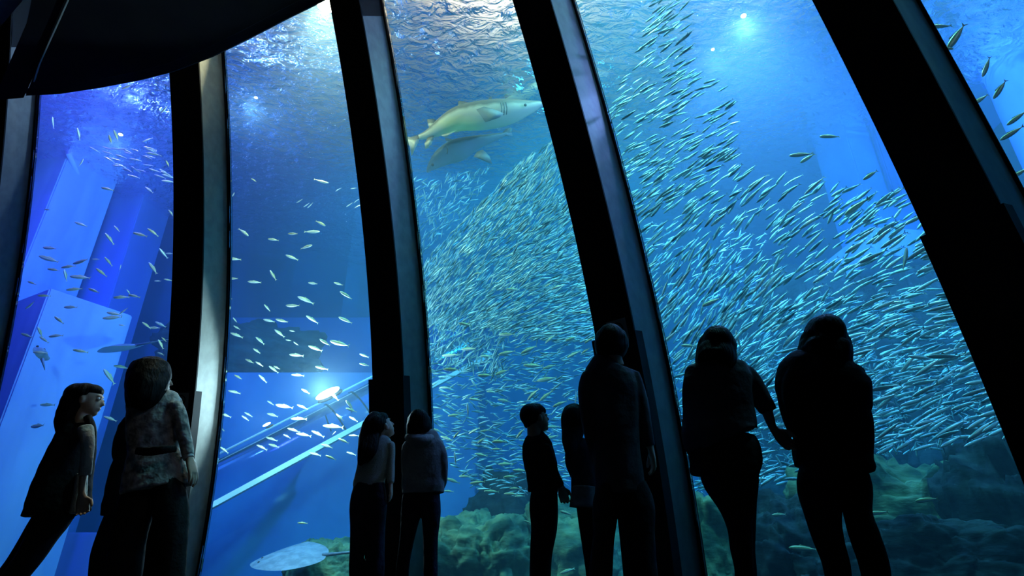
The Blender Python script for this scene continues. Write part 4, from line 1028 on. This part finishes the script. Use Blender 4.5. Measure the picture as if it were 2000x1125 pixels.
# girl with long hair, hands behind her
person(4.6, 'long-haired girl in a grey knit top looking up, left of the hooded child', (746, 833), (.62, .55, .55), .94,
    ed([(850, 722, 756), (857, 712, 764), (868, 706, 766), (885, 701, 764), (905, 699, 759), (925, 695, 754), (940, 691, 751), (950, 690, 751)]),
    [[(712, 945, 28), (704, 985, 21), (700, 1030, 16), (697, 1080, 14), (697, 1115, 15)], [(736, 945, 22), (736, 985, 20), (734, 1030, 18), (733, 1080, 18), (733, 1115, 18)]],
    [[(741, 806, 5), (738, 811, 15), (734, 822, 21), (728, 838, 22), (721, 858, 20, -.04), (714, 880, 16, -.09), (708, 896, 11, -.10), (702, 909, 4, -.10)], [(728, 850, 14, -.04), (724, 880, 12, -.10), (712, 902, 7, -.11)]],
    'grey_knit', 'denim', arms=[[(762, 866, 10), (764, 888, 8), (763, 905, 8), (763, 925, 8), (763, 944, 7)], [(716, 868, 10, .1), (722, 900, 8, .16), (738, 930, 7, .18)]],
    hands=[dict(w=(763, 946), t=(764, 964), ac=(0, 1, .2), k=.85, th=-1)],
    foot_x=(698, 734), top_name='sweater', hair_flat=.8, hair_fold=.025, fold=.015)
# hooded child
person(4.5, 'dark-haired child in a grey hooded jacket, hands in front, before the second rib', (819, 828), (0, 1, .2), .94,
    ed([(850, 806, 840), (855, 796, 856), (864, 789, 864), (878, 787, 868), (900, 786, 870), (925, 786, 869), (950, 785, 868), (964, 786, 866)]),
    [[(806, 955, 26), (803, 1000, 20), (796, 1045, 15), (789, 1090, 13), (786, 1118, 13)], [(842, 955, 24), (842, 1000, 19), (841, 1050, 15), (841, 1090, 14), (841, 1118, 14)]],
    [[(818, 801, 4), (818, 806, 14), (818, 815, 21), (818, 828, 24), (818, 840, 24), (819, 849, 20)]],
    'hoodie', 'denim', arms=[[(856, 868, 12), (863, 890, 11), (865, 920, 10), (863, 944, 9, .05), (852, 962, 8, .12)], [(796, 868, 11), (793, 895, 10), (794, 925, 9), (800, 950, 8, .12)]],
    foot_x=(784, 842), top_name='hoodie', extra=lambda r, Y: hood(r, Y))
# woman in the patterned blouse
def cuff(r, Y):
    c = Lofts(); c.px([(365, 886, 10), (369, 896, 10)], Y, 1.0, n=2); c.build('cuff', M['cuff'], r, .005)['label'] = 'pale cuff at the wrist'
    b = Lofts(); b.px([(266, 880, 8, -.12), (290, 882, 9, -.17), (315, 879, 9, -.17), (345, 876, 7, -.11)], Y, .4, n=4); b.build('belt', M['black_cloth'], r, .006)
person(3.3, 'woman with long wavy hair in a belted patterned blouse before the olive-sided rib', (298, 740), (.55, .8, .2), 1.02,
    ed([(768, 278, 325), (774, 262, 342), (784, 255, 348), (805, 254, 350), (835, 254, 350), (860, 256, 348), (880, 256, 346), (900, 252, 352), (925, 248, 360), (945, 246, 366), (956, 244, 368)]),
    [[(275, 940, 36), (262, 1000, 34), (250, 1060, 32), (242, 1120, 32)], [(332, 940, 34), (334, 1000, 32), (336, 1060, 28), (334, 1120, 26)]],
    [[(294, 698, 6), (294, 703, 22), (293, 714, 34), (291, 730, 38, -.02), (288, 748, 38, -.05), (283, 766, 34, -.08), (276, 783, 26, -.10), (266, 799, 12, -.10)], [(262, 745, 14, -.02), (257, 765, 12, -.05), (254, 782, 9, -.07), (250, 797, 3, -.08)]],
    'floral', 'black_cloth', arms=[[(340, 790, 16), (350, 815, 15), (358, 845, 13), (364, 870, 12), (367, 890, 11)], [(266, 790, 15, .1), (262, 830, 13, .12), (268, 865, 11, .2)]],
    hands=[dict(w=(370, 896), t=(380, 932), ac=(.1, 1, .1), k=1.0, curl=(.2, .25, .3, .4), th=-1)],
    foot_x=(232, 330), top_name='blouse', extra=cuff, hair_flat=.85, hair_fold=.02)
# dark figure behind her
person(3.75, 'person all in black mostly hidden behind the woman in the patterned blouse', (285, 772), (.5, .8, .1), .9,
    ed([(808, 262, 300), (816, 248, 312), (828, 240, 318), (850, 232, 318), (875, 227, 316), (895, 230, 314), (925, 220, 312), (960, 212, 308), (985, 208, 306), (1006, 206, 300)]),
    [[(240, 985, 30), (222, 1030, 24), (200, 1080, 20), (192, 1120, 17)], [(262, 985, 30), (252, 1030, 24), (240, 1080, 20), (232, 1120, 18)]],
    [[(285, 745, 5), (284, 752, 20), (284, 765, 25), (284, 780, 25), (284, 795, 20)]],
    'black_cloth', 'black_cloth', arms=[[(250, 832, 13), (240, 862, 12), (242, 888, 11), (262, 900, 10, .15)]], foot_x=(186, 226), top_name='dress')
# leaning girl
def girl_sleeve(r, Y):
    s_ = Lofts(); s_.px([(166, 836, 14, -.10), (171, 862, 12, -.12), (169, 900, 11, -.12), (166, 928, 11, -.10)], Y, .9, n=5, fold=.03); s_.build('sleeve', M['sleeve'], r, .007)['label'] = 'light grey sleeve'
    b = Lofts(); b.px([(163, 925, 7, -.10), (160, 950, 6, -.10), (160, 968, 6, -.10)], Y, 1.0); b.hand(atY(160, 968, Y-.10), atY(162, 995, Y-.10)-atY(160, 968, Y-.10), Vector((1, .4, 0)), .86, (.3, .35, .4, .5), 1); b.build('forearm_and_hand', M['skin'], r, .005)
    c = Lofts(); c.px([(160, 925, 10, -.02), (156, 965, 12, -.02), (152, 1002, 14, -.02)], Y, .9, n=4, fold=.03); c.build('coat_edge', M['sleeve'], r, .007)
person(3.8, 'long-haired girl in a knee-length coat leaning forward to the right, far left', (172, 782), (1, .22, .02), .94,
    ed([(818, 146, 178), (828, 130, 182), (845, 118, 183), (870, 105, 181), (900, 92, 178), (930, 80, 174), (960, 68, 170), (985, 60, 168), (1004, 56, 166)]),
    [[(118, 990, 36), (98, 1020, 32), (78, 1055, 27), (56, 1090, 24), (32, 1122, 22)], [(112, 990, 34, .12), (88, 1025, 28, .14), (62, 1062, 24, .14), (40, 1095, 22, .14), (14, 1126, 20, .14)]],
    [[(168, 752, 5), (165, 756, 17), (159, 766, 26), (152, 782, 28), (145, 800, 27), (138, 818, 26), (130, 835, 22), (122, 850, 12)], [(176, 762, 12), (184, 768, 7), (186, 776, 4)], [(170, 812, 7, -.04), (178, 832, 8, -.04), (184, 850, 5, -.04), (182, 862, 2, -.04)]],
    'black_cloth', 'black_cloth', foot_x=(-40, -70), top_name='coat', tflat=.55, extra=girl_sleeve, hair_dy=.0, hair_flat=.9, shoe_dir=(1, .3, 0), eyes=True, hair_fold=.035)
